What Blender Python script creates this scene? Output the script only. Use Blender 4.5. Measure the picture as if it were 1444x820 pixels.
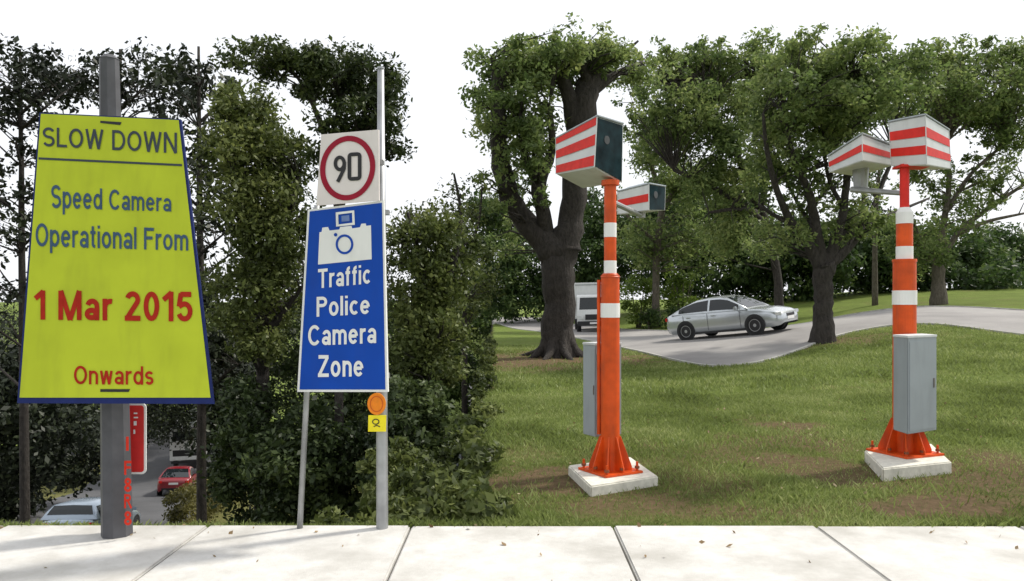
import bpy, math, random
import numpy as np
from mathutils import Vector, Matrix

for o in list(bpy.data.objects):
    bpy.data.objects.remove(o)
S = bpy.context.scene
C = S.collection
R = math.radians
rnd = random.Random(5)

# ------------------------------------------------------------------ camera
W0, H0, F0 = 1444.0, 820.0, 1100.0      # photograph size, focal length in its pixels
HZ, EYE = 425.0, 1.7                    # horizon row, eye height above the footpath
cam = bpy.data.cameras.new('camera')
cam.sensor_width = 36.0
cam.lens = F0 / W0 * 36.0
cam.shift_y = (HZ - H0 / 2) / W0
cam.clip_start = 0.05
cam.clip_end = 3000
co = bpy.data.objects.new('camera', cam)
C.objects.link(co)
co.location = (0, 0, EYE)
co.rotation_euler = (R(90), 0, 0)
S.camera = co

# ------------------------------------------------------------------ world and sun
SUN = Vector((0.62, 0.30, 0.82)).normalized()
world = bpy.data.worlds.new('World')
S.world = world
world.use_nodes = True
nt = world.node_tree
nt.nodes.clear()
sky = nt.nodes.new('ShaderNodeTexSky')
sky.sky_type = 'NISHITA'
sky.sun_disc = False
sky.sun_elevation = math.asin(SUN.z)
sky.sun_rotation = math.atan2(SUN.x, SUN.y)
sky.dust_density = 4.0
cloud = nt.nodes.new('ShaderNodeMix')
cloud.data_type = 'RGBA'
cloud.inputs['Factor'].default_value = 0.86
cloud.inputs['B'].default_value = (11.0, 11.2, 11.6, 1)
bgn = nt.nodes.new('ShaderNodeBackground')
bgn.inputs['Strength'].default_value = 0.1
wo = nt.nodes.new('ShaderNodeOutputWorld')
nt.links.new(sky.outputs['Color'], cloud.inputs['A'])
nt.links.new(cloud.outputs['Result'], bgn.inputs['Color'])
nt.links.new(bgn.outputs['Background'], wo.inputs['Surface'])

sl = bpy.data.lights.new('sun', 'SUN')
sl.energy = 3.6
sl.angle = R(5)
sl.color = (1.0, 0.95, 0.86)
so = bpy.data.objects.new('sun', sl)
C.objects.link(so)
so.rotation_euler = SUN.to_track_quat('Z', 'Y').to_euler()
so.location = SUN * 60

S.view_settings.view_transform = 'Standard'
S.view_settings.look = 'None'
S.view_settings.exposure = 0.12
S.view_settings.gamma = 1.0
S.view_settings.use_curve_mapping = False
S.render.resolution_x, S.render.resolution_y = 1024, 581

# ------------------------------------------------------------------ helpers
def P(px, py, D):
    """a pixel of the photograph taken to the given distance"""
    return Vector(((px - 722.0) / F0 * D, D, EYE + (HZ - py) / F0 * D))

def prop(o, label=None, cat=None, group=None, kind=None):
    if label: o['label'] = label
    if cat: o['category'] = cat
    if group: o['group'] = group
    if kind: o['kind'] = kind
    return o

def empty(name, loc, label, cat, group=None, rz=0.0):
    o = bpy.data.objects.new(name, None)
    o.empty_display_size = 0.2
    C.objects.link(o)
    o.location = loc
    o.rotation_euler = (0, 0, rz)
    return prop(o, label, cat, group)

class MB:
    def __init__(s):
        s.v = []; s.f = []
    def add(s, vs, fs):
        b = len(s.v)
        s.v += [tuple(p) for p in vs]
        s.f += [tuple(b + i for i in f) for f in fs]
        return s
    def hexa(s, bot, top):
        n = len(bot)
        vs = list(bot) + list(top)
        fs = [tuple(reversed(range(n))), tuple(range(n, 2 * n))]
        fs += [(i, (i + 1) % n, n + (i + 1) % n, n + i) for i in range(n)]
        return s.add(vs, fs)
    def box(s, c, d, m=None):
        x, y, z = d[0] / 2, d[1] / 2, d[2] / 2
        q = [(-x, -y), (x, -y), (x, y), (-x, y)]
        b = [Vector((a, e, -z)) for a, e in q]
        t = [Vector((a, e, z)) for a, e in q]
        if m is not None:
            b = [m @ p for p in b]; t = [m @ p for p in t]
        c = Vector(c)
        return s.hexa([p + c for p in b], [p + c for p in t])
    def tube(s, pts, rad, n=8, cap=True, wob=0.0, phase=0.0):
        pts = [Vector(p) for p in pts]
        rings = []
        up = Vector((0.13, 0.97, 0.21))
        for i, p in enumerate(pts):
            a = pts[max(i - 1, 0)]; b = pts[min(i + 1, len(pts) - 1)]
            t = (b - a).normalized()
            u = t.cross(up).normalized()
            w = t.cross(u)
            r = rad[i] if hasattr(rad, '__len__') else rad
            rings.append([p + (u * math.cos(phase + 2 * math.pi * k / n) + w * math.sin(phase + 2 * math.pi * k / n)) * r * (1 + wob * (rnd.random() - 0.5)) for k in range(n)])
        vs = [q for r_ in rings for q in r_]
        fs = []
        for i in range(len(pts) - 1):
            for k in range(n):
                fs.append((i * n + k, i * n + (k + 1) % n, (i + 1) * n + (k + 1) % n, (i + 1) * n + k))
        if cap:
            fs.append(tuple(range(n - 1, -1, -1)))
            fs.append(tuple((len(pts) - 1) * n + k for k in range(n)))
        return s.add(vs, fs)
    def cyl(s, a, b, r, n=16):
        return s.tube([a, b], [r, r], n)
    def poly(s, pts):
        return s.add(pts, [tuple(range(len(pts)))])
    def slab(s, pts, n, t):
        """polygon pts thickened by t along -n"""
        n = Vector(n).normalized()
        return s.hexa([Vector(p) - n * t for p in pts], [Vector(p) for p in pts])
    def build(s, name, mat, parent=None, smooth=False, bevel=0.0, world_parent=None):
        me = bpy.data.meshes.new(name)
        me.from_pydata(s.v, [], s.f)
        me.validate()
        me.update()
        import bmesh
        bm = bmesh.new(); bm.from_mesh(me)
        bmesh.ops.recalc_face_normals(bm, faces=bm.faces)
        if bevel > 0:
            es = [e for e in bm.edges if len(e.link_faces) == 2 and e.calc_face_angle() > 0.6]
            bmesh.ops.bevel(bm, geom=es, offset=bevel, segments=2, affect='EDGES', clamp_overlap=True)
        bm.to_mesh(me); bm.free()
        if smooth:
            me.polygons.foreach_set('use_smooth', [True] * len(me.polygons))
        return link(name, me, mat, parent)

def link(name, me, mat, parent=None):
    if mat is not None:
        me.materials.append(mat)
    o = bpy.data.objects.new(name, me)
    C.objects.link(o)
    if parent is not None:
        o.parent = parent
        # geometry is in world coordinates: cancel the thing's own placement
        m = Matrix.Identity(4)
        q = parent
        while q is not None:
            m = (Matrix.Translation(q.location) @ q.rotation_euler.to_matrix().to_4x4()) @ m
            q = q.parent
        if getattr(parent, 'get', None) and parent.get('_local') is None:
            o.matrix_basis = m.inverted()
            # keep origins tidy: move geometry instead of the object
            me.transform(o.matrix_basis)
            o.matrix_basis = Matrix.Identity(4)
    return o

def copy_tree(o, parent=None):
    c = o.copy()
    C.objects.link(c)
    c.parent = parent
    for ch in list(o.children):
        copy_tree(ch, c)
    return c

# ------------------------------------------------------------------ materials
def new_mat(name):
    m = bpy.data.materials.new(name)
    m.use_nodes = True
    return m, m.node_tree, m.node_tree.nodes['Principled BSDF']

def ramp(nt, stops):
    r = nt.nodes.new('ShaderNodeValToRGB')
    e = r.color_ramp.elements
    while len(e) < len(stops): e.new(0.5)
    for i, (p, c) in enumerate(stops):
        e[i].position = p
        e[i].color = (*c, 1)
    return r

def plain(name, col, rough=0.5, metal=0.0, vary=0.12, scale=14.0, bump=0.05, spec=0.5, coat=0.0, dirt=0.0):
    m, nt, b = new_mat(name)
    tc = nt.nodes.new('ShaderNodeTexCoord')
    n = nt.nodes.new('ShaderNodeTexNoise')
    n.inputs['Scale'].default_value = scale
    n.inputs['Detail'].default_value = 6
    nt.links.new(tc.outputs['Object'], n.inputs['Vector'])
    lo = tuple(max(0, c * (1 - vary)) for c in col)
    hi = tuple(min(1, c * (1 + vary)) for c in col)
    r = ramp(nt, [(0.3, lo), (0.7, hi)])
    nt.links.new(n.outputs['Fac'], r.inputs['Fac'])
    out = r.outputs['Color']
    if dirt > 0:
        n2 = nt.nodes.new('ShaderNodeTexNoise')
        n2.inputs['Scale'].default_value = 3.2
        n2.inputs['Detail'].default_value = 9
        mp = nt.nodes.new('ShaderNodeMapping')
        mp.inputs['Scale'].default_value = (3.0, 3.0, 0.6)
        nt.links.new(tc.outputs['Object'], mp.inputs['Vector'])
        nt.links.new(mp.outputs['Vector'], n2.inputs['Vector'])
        r2 = ramp(nt, [(0.5, (0, 0, 0)), (0.75, (dirt, dirt, dirt))])
        nt.links.new(n2.outputs['Fac'], r2.inputs['Fac'])
        mx = nt.nodes.new('ShaderNodeMix'); mx.data_type = 'RGBA'
        mx.inputs['B'].default_value = (col[0] * .35 + .03, col[1] * .35 + .025, col[2] * .35 + .02, 1)
        nt.links.new(r2.outputs['Color'], mx.inputs['Factor'])
        nt.links.new(out, mx.inputs['A'])
        out = mx.outputs['Result']
    nt.links.new(out, b.inputs['Base Color'])
    b.inputs['Roughness'].default_value = rough
    b.inputs['Metallic'].default_value = metal
    b.inputs['Specular IOR Level'].default_value = spec
    b.inputs['Coat Weight'].default_value = coat
    if bump > 0:
        bp = nt.nodes.new('ShaderNodeBump')
        bp.inputs['Strength'].default_value = bump
        bp.inputs['Distance'].default_value = 0.02
        nt.links.new(n.outputs['Fac'], bp.inputs['Height'])
        nt.links.new(bp.outputs['Normal'], b.inputs['Normal'])
    return m

def leaf_mat(name, c1, c2, c3, trans=0.35):
    m, nt, b = new_mat(name)
    g = nt.nodes.new('ShaderNodeNewGeometry')
    r = ramp(nt, [(0.0, c1), (0.55, c2), (1.0, c3)])
    tc = nt.nodes.new('ShaderNodeTexCoord')
    n = nt.nodes.new('ShaderNodeTexNoise')
    n.inputs['Scale'].default_value = 0.55
    n.inputs['Detail'].default_value = 3
    nt.links.new(tc.outputs['Object'], n.inputs['Vector'])
    mm = nt.nodes.new('ShaderNodeMath'); mm.operation = 'MULTIPLY_ADD'
    mm.inputs[1].default_value = 0.55
    m2 = nt.nodes.new('ShaderNodeMath'); m2.operation = 'MULTIPLY_ADD'
    m2.inputs[1].default_value = 1.7; m2.inputs[2].default_value = -0.62
    nt.links.new(n.outputs['Fac'], m2.inputs[0])
    nt.links.new(g.outputs['Random Per Island'], mm.inputs[0])
    nt.links.new(m2.outputs[0], mm.inputs[2])
    nt.links.new(mm.outputs[0], r.inputs['Fac'])
    nt.links.new(r.outputs['Color'], b.inputs['Base Color'])
    b.inputs['Roughness'].default_value = 0.5
    b.inputs['Specular IOR Level'].default_value = 0.3
    t = nt.nodes.new('ShaderNodeBsdfTranslucent')
    nt.links.new(r.outputs['Color'], t.inputs['Color'])
    mx = nt.nodes.new('ShaderNodeMixShader')
    mx.inputs[0].default_value = trans
    nt.links.new(b.outputs[0], mx.inputs[1])
    nt.links.new(t.outputs[0], mx.inputs[2])
    nt.links.new(mx.outputs[0], nt.nodes['Material Output'].inputs['Surface'])
    return m

def bark_mat(name, lo, hi):
    m, nt, b = new_mat(name)
    tc = nt.nodes.new('ShaderNodeTexCoord')
    mp = nt.nodes.new('ShaderNodeMapping')
    mp.inputs['Scale'].default_value = (7, 7, 2.6)
    n = nt.nodes.new('ShaderNodeTexNoise')
    n.inputs['Scale'].default_value = 1.9; n.inputs['Detail'].default_value = 9; n.inputs['Roughness'].default_value = 0.7
    nt.links.new(tc.outputs['Object'], mp.inputs['Vector'])
    nt.links.new(mp.outputs['Vector'], n.inputs['Vector'])
    r = ramp(nt, [(0.3, lo), (0.72, hi)])
    nt.links.new(n.outputs['Fac'], r.inputs['Fac'])
    nt.links.new(r.outputs['Color'], b.inputs['Base Color'])
    b.inputs['Roughness'].default_value = 0.95
    bp = nt.nodes.new('ShaderNodeBump'); bp.inputs['Strength'].default_value = 1.0; bp.inputs['Distance'].default_value = 0.16
    nt.links.new(n.outputs['Fac'], bp.inputs['Height'])
    nt.links.new(bp.outputs['Normal'], b.inputs['Normal'])
    return m

M = {}
M['yellow'] = plain('fluorescent yellow sheet', (0.50, 0.58, 0.035), 0.6, vary=0.08, scale=3, bump=0.02, dirt=0.22, spec=0.15)
M['navy'] = plain('navy board edge', (0.012, 0.022, 0.12), 0.5, spec=0.2)
M['slate'] = plain('slate lettering', (0.055, 0.068, 0.085), 0.6, bump=0, spec=0.15)
M['bluegrey'] = plain('blue grey lettering', (0.055, 0.10, 0.17), 0.6, bump=0, spec=0.15)
M['redprint'] = plain('dark red lettering', (0.40, 0.022, 0.010), 0.6, bump=0, spec=0.15)
M['black'] = plain('black paint', (0.012, 0.012, 0.014), 0.6)
M['white'] = plain('white sheet', (0.80, 0.80, 0.78), 0.5, vary=0.04, scale=5, bump=0.01, dirt=0.15)
M['pinkwhite'] = plain('old white sheet', (0.74, 0.68, 0.66), 0.5, vary=0.05, scale=6, bump=0.01, dirt=0.2)
M['blue'] = plain('blue sheet', (0.004, 0.062, 0.40), 0.55, vary=0.08, scale=4, bump=0.01, dirt=0.15, spec=0.2)
M['ring'] = plain('crimson ring', (0.30, 0.008, 0.028), 0.5, bump=0, spec=0.2)
M['galv'] = plain('galvanised steel', (0.36, 0.37, 0.38), 0.45, 0.55, vary=0.18, scale=9, bump=0.04, dirt=0.35)
M['poledark'] = plain('dark weathered pole', (0.075, 0.076, 0.085), 0.6, 0.1, vary=0.2, scale=8, bump=0.06, dirt=0.5)
M['redsign'] = plain('red enamel', (0.62, 0.02, 0.018), 0.5, bump=0)
M['amber'] = plain('amber reflector', (0.85, 0.24, 0.006), 0.4, vary=0.1, scale=30)
M['tagyellow'] = plain('yellow tag', (0.85, 0.72, 0.01), 0.5, bump=0)
M['orange'] = plain('orange red paint', (0.64, 0.080, 0.009), 0.42, vary=0.2, scale=7, bump=0.06, dirt=0.5, spec=0.3)
M['stripe'] = plain('red reflective stripe', (0.66, 0.026, 0.018), 0.5, vary=0.1, bump=0, spec=0.25, dirt=0.15)
M['housing'] = plain('pale grey housing', (0.60, 0.62, 0.62), 0.45, vary=0.05, scale=6, bump=0.02, dirt=0.2)
M['lid'] = plain('blue grey lid', (0.42, 0.46, 0.50), 0.5, vary=0.08, scale=6, bump=0.03, dirt=0.35)
M['cabinet'] = plain('grey cabinet paint', (0.30, 0.335, 0.36), 0.42, vary=0.05, scale=5, bump=0.02, dirt=0.2)
M['seam'] = plain('seam', (0.05, 0.055, 0.06), 0.7, bump=0)
M['concrete'] = plain('cream concrete', (0.62, 0.60, 0.52), 0.85, vary=0.14, scale=18, bump=0.2, dirt=0.3)
def path_mat():
    m, nt, b = new_mat('stained pale concrete')
    ge = nt.nodes.new('ShaderNodeNewGeometry')
    def nz(sc, de=8, ro=.6):
        n = nt.nodes.new('ShaderNodeTexNoise'); n.inputs['Scale'].default_value = sc; n.inputs['Detail'].default_value = de; n.inputs['Roughness'].default_value = ro
        nt.links.new(ge.outputs['Position'], n.inputs['Vector']); return n
    a, c, g = nz(1.1), nz(6.5, 10, .75), nz(140, 3, .8)
    r1 = ramp(nt, [(.3, (.50, .485, .45)), (.7, (.66, .65, .62))]); nt.links.new(c.outputs['Fac'], r1.inputs['Fac'])
    r2 = ramp(nt, [(.46, (0, 0, 0)), (.64, (.7, .7, .7))]); nt.links.new(a.outputs['Fac'], r2.inputs['Fac'])
    mx = nt.nodes.new('ShaderNodeMix'); mx.data_type = 'RGBA'; mx.inputs['B'].default_value = (.36, .345, .31, 1)
    nt.links.new(r2.outputs['Color'], mx.inputs['Factor']); nt.links.new(r1.outputs['Color'], mx.inputs['A'])
    r3 = ramp(nt, [(.62, (0, 0, 0)), (.72, (.6, .6, .6))]); nt.links.new(g.outputs['Fac'], r3.inputs['Fac'])
    m3 = nt.nodes.new('ShaderNodeMix'); m3.data_type = 'RGBA'; m3.inputs['B'].default_value = (.24, .23, .21, 1)
    nt.links.new(r3.outputs['Color'], m3.inputs['Factor']); nt.links.new(mx.outputs['Result'], m3.inputs['A'])
    nt.links.new(m3.outputs['Result'], b.inputs['Base Color']); b.inputs['Roughness'].default_value = .95
    bp = nt.nodes.new('ShaderNodeBump'); bp.inputs['Strength'].default_value = .5; bp.inputs['Distance'].default_value = .01
    nt.links.new(g.outputs['Fac'], bp.inputs['Height']); nt.links.new(bp.outputs['Normal'], b.inputs['Normal'])
    return m
M['slab'] = path_mat()
M['bedding'] = plain('joint mortar', (0.20, 0.19, 0.17), 0.95)
M['kerb'] = plain('kerb concrete', (0.42, 0.41, 0.38), 0.9, vary=0.2, scale=5, bump=0.2, dirt=0.4)
M['darkglass'] = plain('dark lens glass', (0.008, 0.022, 0.026), 0.12, vary=0.6, scale=7, bump=0.0, spec=0.06)
M['carglass'] = plain('car glass', (0.010, 0.014, 0.016), 0.03, vary=0.1, bump=0, spec=0.5)
M['silver'] = plain('silver car paint', (0.52, 0.55, 0.57), 0.24, 0.6, vary=0.03, scale=3, bump=0, coat=0.6)
M['whitepaint'] = plain('white vehicle paint', (0.72, 0.73, 0.72), 0.3, 0, vary=0.04, scale=3, bump=0, coat=0.4, dirt=0.15)
M['redpaint'] = plain('dark red vehicle paint', (0.22, 0.012, 0.02), 0.28, 0, vary=0.04, bump=0, coat=0.5)
M['darkpaint'] = plain('dark grey vehicle paint', (0.035, 0.045, 0.05), 0.3, 0.2, vary=0.04, bump=0, coat=0.5)
M['bluepaint'] = plain('pale blue grey vehicle paint', (0.30, 0.36, 0.43), 0.26, 0.4, vary=0.03, bump=0, coat=0.5)
M['tyre'] = plain('tyre rubber', (0.016, 0.016, 0.017), 0.85)
M['rim'] = plain('alloy rim', (0.45, 0.46, 0.48), 0.35, 0.7, vary=0.05, bump=0)
M['trim'] = plain('black plastic trim', (0.018, 0.018, 0.02), 0.6)
M['lamp'] = plain('clear lamp', (0.70, 0.72, 0.74), 0.12, 0.2, bump=0)
M['taillamp'] = plain('red lamp', (0.5, 0.015, 0.012), 0.2, bump=0)
M['steel'] = plain('bolt steel', (0.22, 0.20, 0.19), 0.5, 0.6)
M['rust'] = plain('rusty steel', (0.22, 0.07, 0.03), 0.8, 0.2, vary=0.4, scale=60)
M['bark'] = bark_mat('dark bark', (0.020, 0.017, 0.015), (0.085, 0.072, 0.062))
M['barkpale'] = bark_mat('pale bark', (0.07, 0.058, 0.045), (0.22, 0.19, 0.15))
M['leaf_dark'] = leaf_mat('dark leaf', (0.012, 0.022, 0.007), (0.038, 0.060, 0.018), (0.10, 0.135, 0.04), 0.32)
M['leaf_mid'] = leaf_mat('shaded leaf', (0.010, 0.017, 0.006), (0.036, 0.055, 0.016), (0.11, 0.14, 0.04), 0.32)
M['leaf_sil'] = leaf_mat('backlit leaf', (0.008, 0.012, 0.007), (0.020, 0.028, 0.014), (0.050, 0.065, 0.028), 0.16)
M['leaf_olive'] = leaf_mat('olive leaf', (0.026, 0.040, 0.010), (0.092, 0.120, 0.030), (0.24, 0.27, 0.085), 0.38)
M['leaf_rain'] = leaf_mat('rain tree leaf', (0.052, 0.088, 0.025), (0.160, 0.220, 0.066), (0.33, 0.375, 0.13), 0.54)
M['leaf_wood'] = leaf_mat('woodland leaf', (0.015, 0.032, 0.010), (0.060, 0.105, 0.028), (0.16, 0.22, 0.06), 0.42)
M['leaf_bright'] = leaf_mat('fresh leaf', (0.04, 0.075, 0.010), (0.14, 0.21, 0.03), (0.30, 0.38, 0.08), 0.4)
M['leaf_hedge'] = leaf_mat('straw hedge leaf', (0.05, 0.05, 0.012), (0.13, 0.12, 0.03), (0.20, 0.18, 0.05), 0.25)
M['blade'] = leaf_mat('grass blade', (0.095, 0.122, 0.030), (0.225, 0.285, 0.078), (0.40, 0.43, 0.18), 0.42)

def asphalt_mat(name, lo, hi):
    m, nt, b = new_mat(name)
    tc = nt.nodes.new('ShaderNodeTexCoord')
    n = nt.nodes.new('ShaderNodeTexNoise'); n.inputs['Scale'].default_value = 0.35; n.inputs['Detail'].default_value = 10; n.inputs['Roughness'].default_value = 0.65
    nt.links.new(tc.outputs['Object'], n.inputs['Vector'])
    r = ramp(nt, [(0.3, lo), (0.7, hi)])
    nt.links.new(n.outputs['Fac'], r.inputs['Fac'])
    nt.links.new(r.outputs['Color'], b.inputs['Base Color'])
    b.inputs['Roughness'].default_value = 0.9
    n2 = nt.nodes.new('ShaderNodeTexNoise'); n2.inputs['Scale'].default_value = 60
    nt.links.new(tc.outputs['Object'], n2.inputs['Vector'])
    bp = nt.nodes.new('ShaderNodeBump'); bp.inputs['Strength'].default_value = 0.3; bp.inputs['Distance'].default_value = 0.02
    nt.links.new(n2.outputs['Fac'], bp.inputs['Height']); nt.links.new(bp.outputs['Normal'], b.inputs['Normal'])
    return m
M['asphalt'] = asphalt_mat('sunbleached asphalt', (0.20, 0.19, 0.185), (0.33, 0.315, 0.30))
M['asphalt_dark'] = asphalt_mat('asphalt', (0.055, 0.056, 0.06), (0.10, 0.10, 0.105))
M['lane'] = asphalt_mat('pale concrete lane', (0.42, 0.41, 0.39), (0.60, 0.59, 0.57))

def ground_mat():
    m, nt, b = new_mat('lawn ground')
    tc = nt.nodes.new('ShaderNodeTexCoord')
    def noise(sc, det=8, ro=0.6):
        n = nt.nodes.new('ShaderNodeTexNoise')
        n.inputs['Scale'].default_value = sc; n.inputs['Detail'].default_value = det; n.inputs['Roughness'].default_value = ro
        nt.links.new(tc.outputs['Object'], n.inputs['Vector'])
        return n
    g1 = noise(0.9); g2 = noise(14, 8, 0.75); g3 = noise(70, 4, 0.8)
    r1 = ramp(nt, [(0.28, (0.080, 0.115, 0.024)), (0.55, (0.155, 0.210, 0.045)), (0.8, (0.23, 0.27, 0.075))])
    add = nt.nodes.new('ShaderNodeMath'); add.operation = 'ADD'
    h = nt.nodes.new('ShaderNodeMath'); h.operation = 'MULTIPLY'; h.inputs[1].default_value = 0.5
    h2 = nt.nodes.new('ShaderNodeMath'); h2.operation = 'MULTIPLY'; h2.inputs[1].default_value = 0.5
    nt.links.new(g1.outputs['Fac'], h.inputs[0]); nt.links.new(g2.outputs['Fac'], h2.inputs[0])
    nt.links.new(h.outputs[0], add.inputs[0]); nt.links.new(h2.outputs[0], add.inputs[1])
    nt.links.new(add.outputs[0], r1.inputs['Fac'])
    rd = ramp(nt, [(0.3, (0.09, 0.062, 0.035)), (0.7, (0.26, 0.18, 0.105))])
    nt.links.new(g2.outputs['Fac'], rd.inputs['Fac'])
    at = nt.nodes.new('ShaderNodeAttribute'); at.attribute_name = 'dirt'
    ad = nt.nodes.new('ShaderNodeMath'); ad.operation = 'MULTIPLY_ADD'; ad.inputs[1].default_value = 1.6; ad.inputs[2].default_value = -0.8
    nt.links.new(g2.outputs['Fac'], ad.inputs[0])
    a2 = nt.nodes.new('ShaderNodeMath'); a2.operation = 'ADD'; a2.use_clamp = True
    nt.links.new(ad.outputs[0], a2.inputs[0]); nt.links.new(at.outputs['Fac'], a2.inputs[1])
    mx = nt.nodes.new('ShaderNodeMix'); mx.data_type = 'RGBA'
    nt.links.new(a2.outputs[0], mx.inputs['Factor'])
    nt.links.new(r1.outputs['Color'], mx.inputs['A']); nt.links.new(rd.outputs['Color'], mx.inputs['B'])
    # steep faces are earth and stone
    ge = nt.nodes.new('ShaderNodeNewGeometry'); sx = nt.nodes.new('ShaderNodeSeparateXYZ')
    nt.links.new(ge.outputs['True Normal'], sx.inputs[0])
    st = nt.nodes.new('ShaderNodeMapRange'); st.inputs['From Min'].default_value = 0.75; st.inputs['From Max'].default_value = 0.45
    nt.links.new(sx.outputs['Z'], st.inputs['Value'])
    rs = ramp(nt, [(0.3, (0.05, 0.047, 0.04)), (0.7, (0.14, 0.135, 0.12))])
    nt.links.new(g2.outputs['Fac'], rs.inputs['Fac'])
    mz = nt.nodes.new('ShaderNodeMix'); mz.data_type = 'RGBA'
    nt.links.new(st.outputs['Result'], mz.inputs['Factor']); nt.links.new(mx.outputs['Result'], mz.inputs['A']); nt.links.new(rs.outputs['Color'], mz.inputs['B'])
    nt.links.new(mz.outputs['Result'], b.inputs['Base Color'])
    b.inputs['Roughness'].default_value = 1.0
    b.inputs['Specular IOR Level'].default_value = 0.1
    bp = nt.nodes.new('ShaderNodeBump'); bp.inputs['Strength'].default_value = 0.9; bp.inputs['Distance'].default_value = 0.05
    nt.links.new(g3.outputs['Fac'], bp.inputs['Height']); nt.links.new(bp.outputs['Normal'], b.inputs['Normal'])
    return m
M['ground'] = ground_mat()

# ------------------------------------------------------------------ terrain
def sst(a, b, t):
    t = np.clip((t - a) / (b - a), 0, 1)
    return t * t * (3 - 2 * t)

def edge_x(y):
    return -0.27 - 0.022 * (y - 5.8) + 0.07 * np.sin(y * 1.7) + 0.05 * np.sin(y * 4.1 + 1)

def _pt(px, py, D):
    p = P(px, py, D); return (p.x, p.y, p.z)
NEAR_E = [_pt(693, 455, 62), _pt(790, 471, 41), _pt(875, 491, 28), _pt(950, 509, 22), _pt(1015, 520, 19.4), _pt(1078, 511, 20), _pt(1130, 493, 22), _pt(1180, 472, 24), _pt(1290, 453, 25), _pt(1444, 474, 22)]
FAR_E = [_pt(712, 449, 80), _pt(812, 459, 55), _pt(880, 466, 46), _pt(950, 468, 41), _pt(1020, 469, 38), _pt(1078, 466, 36.5), _pt(1130, 459, 35.5), _pt(1180, 448, 34.5), _pt(1290, 433, 32), _pt(1444, 439, 29)]
SURV = NEAR_E + FAR_E + [(0.95, 7.45, 0), (4.05, 8.1, .03), (-1, 5.8, 0), (2, 5.8, 0), (5, 5.8, 0), (10, 5.8, .02), (20, 6, .1), (0, 15, 0), (-1, 30, 0), (-1, 45, 0), (3, 13, 0), (6.5, 13, .12), (10, 15, .35), (14, 14, .3),
        (0, 110, 0), (30, 60, 2.6), (15, 52, 1.5), (44, 30, 1.8), (30, 12, .4), (-10, 60, 0), (-10, 20, 0), (8, 60, .7), (7.5, 17, .3)]
_sv = np.array(SURV)
def _phi(r2): return 0.5 * r2 * np.log(r2 + 1e-9)
def _fit():
    n = len(_sv); d2 = ((_sv[:, None, :2] - _sv[None, :, :2]) ** 2).sum(-1)
    A = np.zeros((n + 3, n + 3)); A[:n, :n] = _phi(d2) + np.eye(n) * 3.0
    A[:n, n] = 1; A[:n, n + 1:] = _sv[:, :2]; A[n:, :n] = A[:n, n:].T
    return np.linalg.solve(A, np.concatenate([_sv[:, 2], np.zeros(3)]))
_cf = _fit()
def upland(x, y):
    xx = np.clip(x, -10, 44).ravel(); yy = np.clip(y, 5, 110).ravel()
    out = np.empty(len(xx))
    for a in range(0, len(xx), 40000):
        b = slice(a, a + 40000)
        d2 = (xx[b, None] - _sv[None, :, 0]) ** 2 + (yy[b, None] - _sv[None, :, 1]) ** 2
        out[b] = _phi(d2) @ _cf[:-3] + _cf[-3] + _cf[-2] * xx[b] + _cf[-1] * yy[b]
    return out.reshape(np.shape(x))

def terrain(x, y):
    x = np.asarray(x, float); y = np.asarray(y, float)
    up = upland(x, y) * sst(5.8, 7.2, y) - 0.008
    # sunken ground on the left
    v = -6.4 - 0.155 * (np.clip(y, 16, 45) - 26)
    v = v * sst(5.75, 11.0, y)
    v = v * (1 - sst(170, 300, y))
    e = edge_x(y)
    m = sst(e - 0.55, e, x)
    return up * m + v * (1 - m)

def tz(x, y):
    return float(terrain(np.array([x]), np.array([y]))[0])

def vnoise(x, y, sc, seed):
    r = np.random.RandomState(seed)
    g = r.rand(64, 64)
    X = x * sc; Y = y * sc
    xi = np.floor(X).astype(int); yi = np.floor(Y).astype(int)
    fx = X - xi; fy = Y - yi
    fx = fx * fx * (3 - 2 * fx); fy = fy * fy * (3 - 2 * fy)
    a = g[xi % 64, yi % 64]; b = g[(xi + 1) % 64, yi % 64]; c = g[xi % 64, (yi + 1) % 64]; d = g[(xi + 1) % 64, (yi + 1) % 64]
    return (a * (1 - fx) + b * fx) * (1 - fy) + (c * (1 - fx) + d * fx) * fy

# worn patches: x, y, radius x, radius y, strength
PATCH = [(0.45, 7.3, 0.95, 0.9, 0.95), (0.95, 6.75, 1.1, 0.45, 0.85), (1.75, 7.3, 0.6, 0.7, 0.7), (1.35, 8.7, 0.9, 0.8, 0.55), (0.3, 8.6, 0.5, 0.7, 0.6),
         (3.6, 6.5, 1.0, 0.38, 1.0), (3.75, 10.6, 0.45, 0.8, 0.95), (3.35, 9.3, 0.7, 0.7, 0.8), (5.0, 7.7, 0.75, 0.8, 0.9), (3.1, 8.0, 0.7, 0.8, 0.9), (2.45, 8.7, 0.5, 0.6, 0.75),
         (1.4, 24.2, 2.8, 2.6, 1.0), (0.0, 22.5, 2.4, 2.2, 0.9), (9.4, 23.0, 1.6, 0.9, 0.8), (5.3, 6.6, 0.7, 0.45, 0.8), (2.0, 6.4, 0.8, 0.32, 0.8), (4.0, 7.2, 0.9, 0.45, 0.8)]
def dirt_at(x, y):
    x = np.asarray(x, float); y = np.asarray(y, float)
    n = vnoise(x + 40, y + 40, 1.9, 3) * 0.6 + vnoise(x + 40, y + 40, 5.0, 4) * 0.4
    d = np.zeros_like(x)
    for (a, b, rx, ry, s) in PATCH:
        q = np.sqrt(((x - a) / rx) ** 2 + ((y - b) / ry) ** 2)
        d = np.maximum(d, s * np.clip(1.6 - q + (n - 0.5) * 1.6, 0, 1))
    d = np.maximum(d, np.clip((n - 0.66) * 1.6, 0, 0.4))
    # the wooded hollow has bare leaf litter
    d = np.where((x < edge_x(y)) & (y > 6.6) & (y < 60), np.maximum(d, 0.5), d)
    return np.clip(d, 0, 1)

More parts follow.
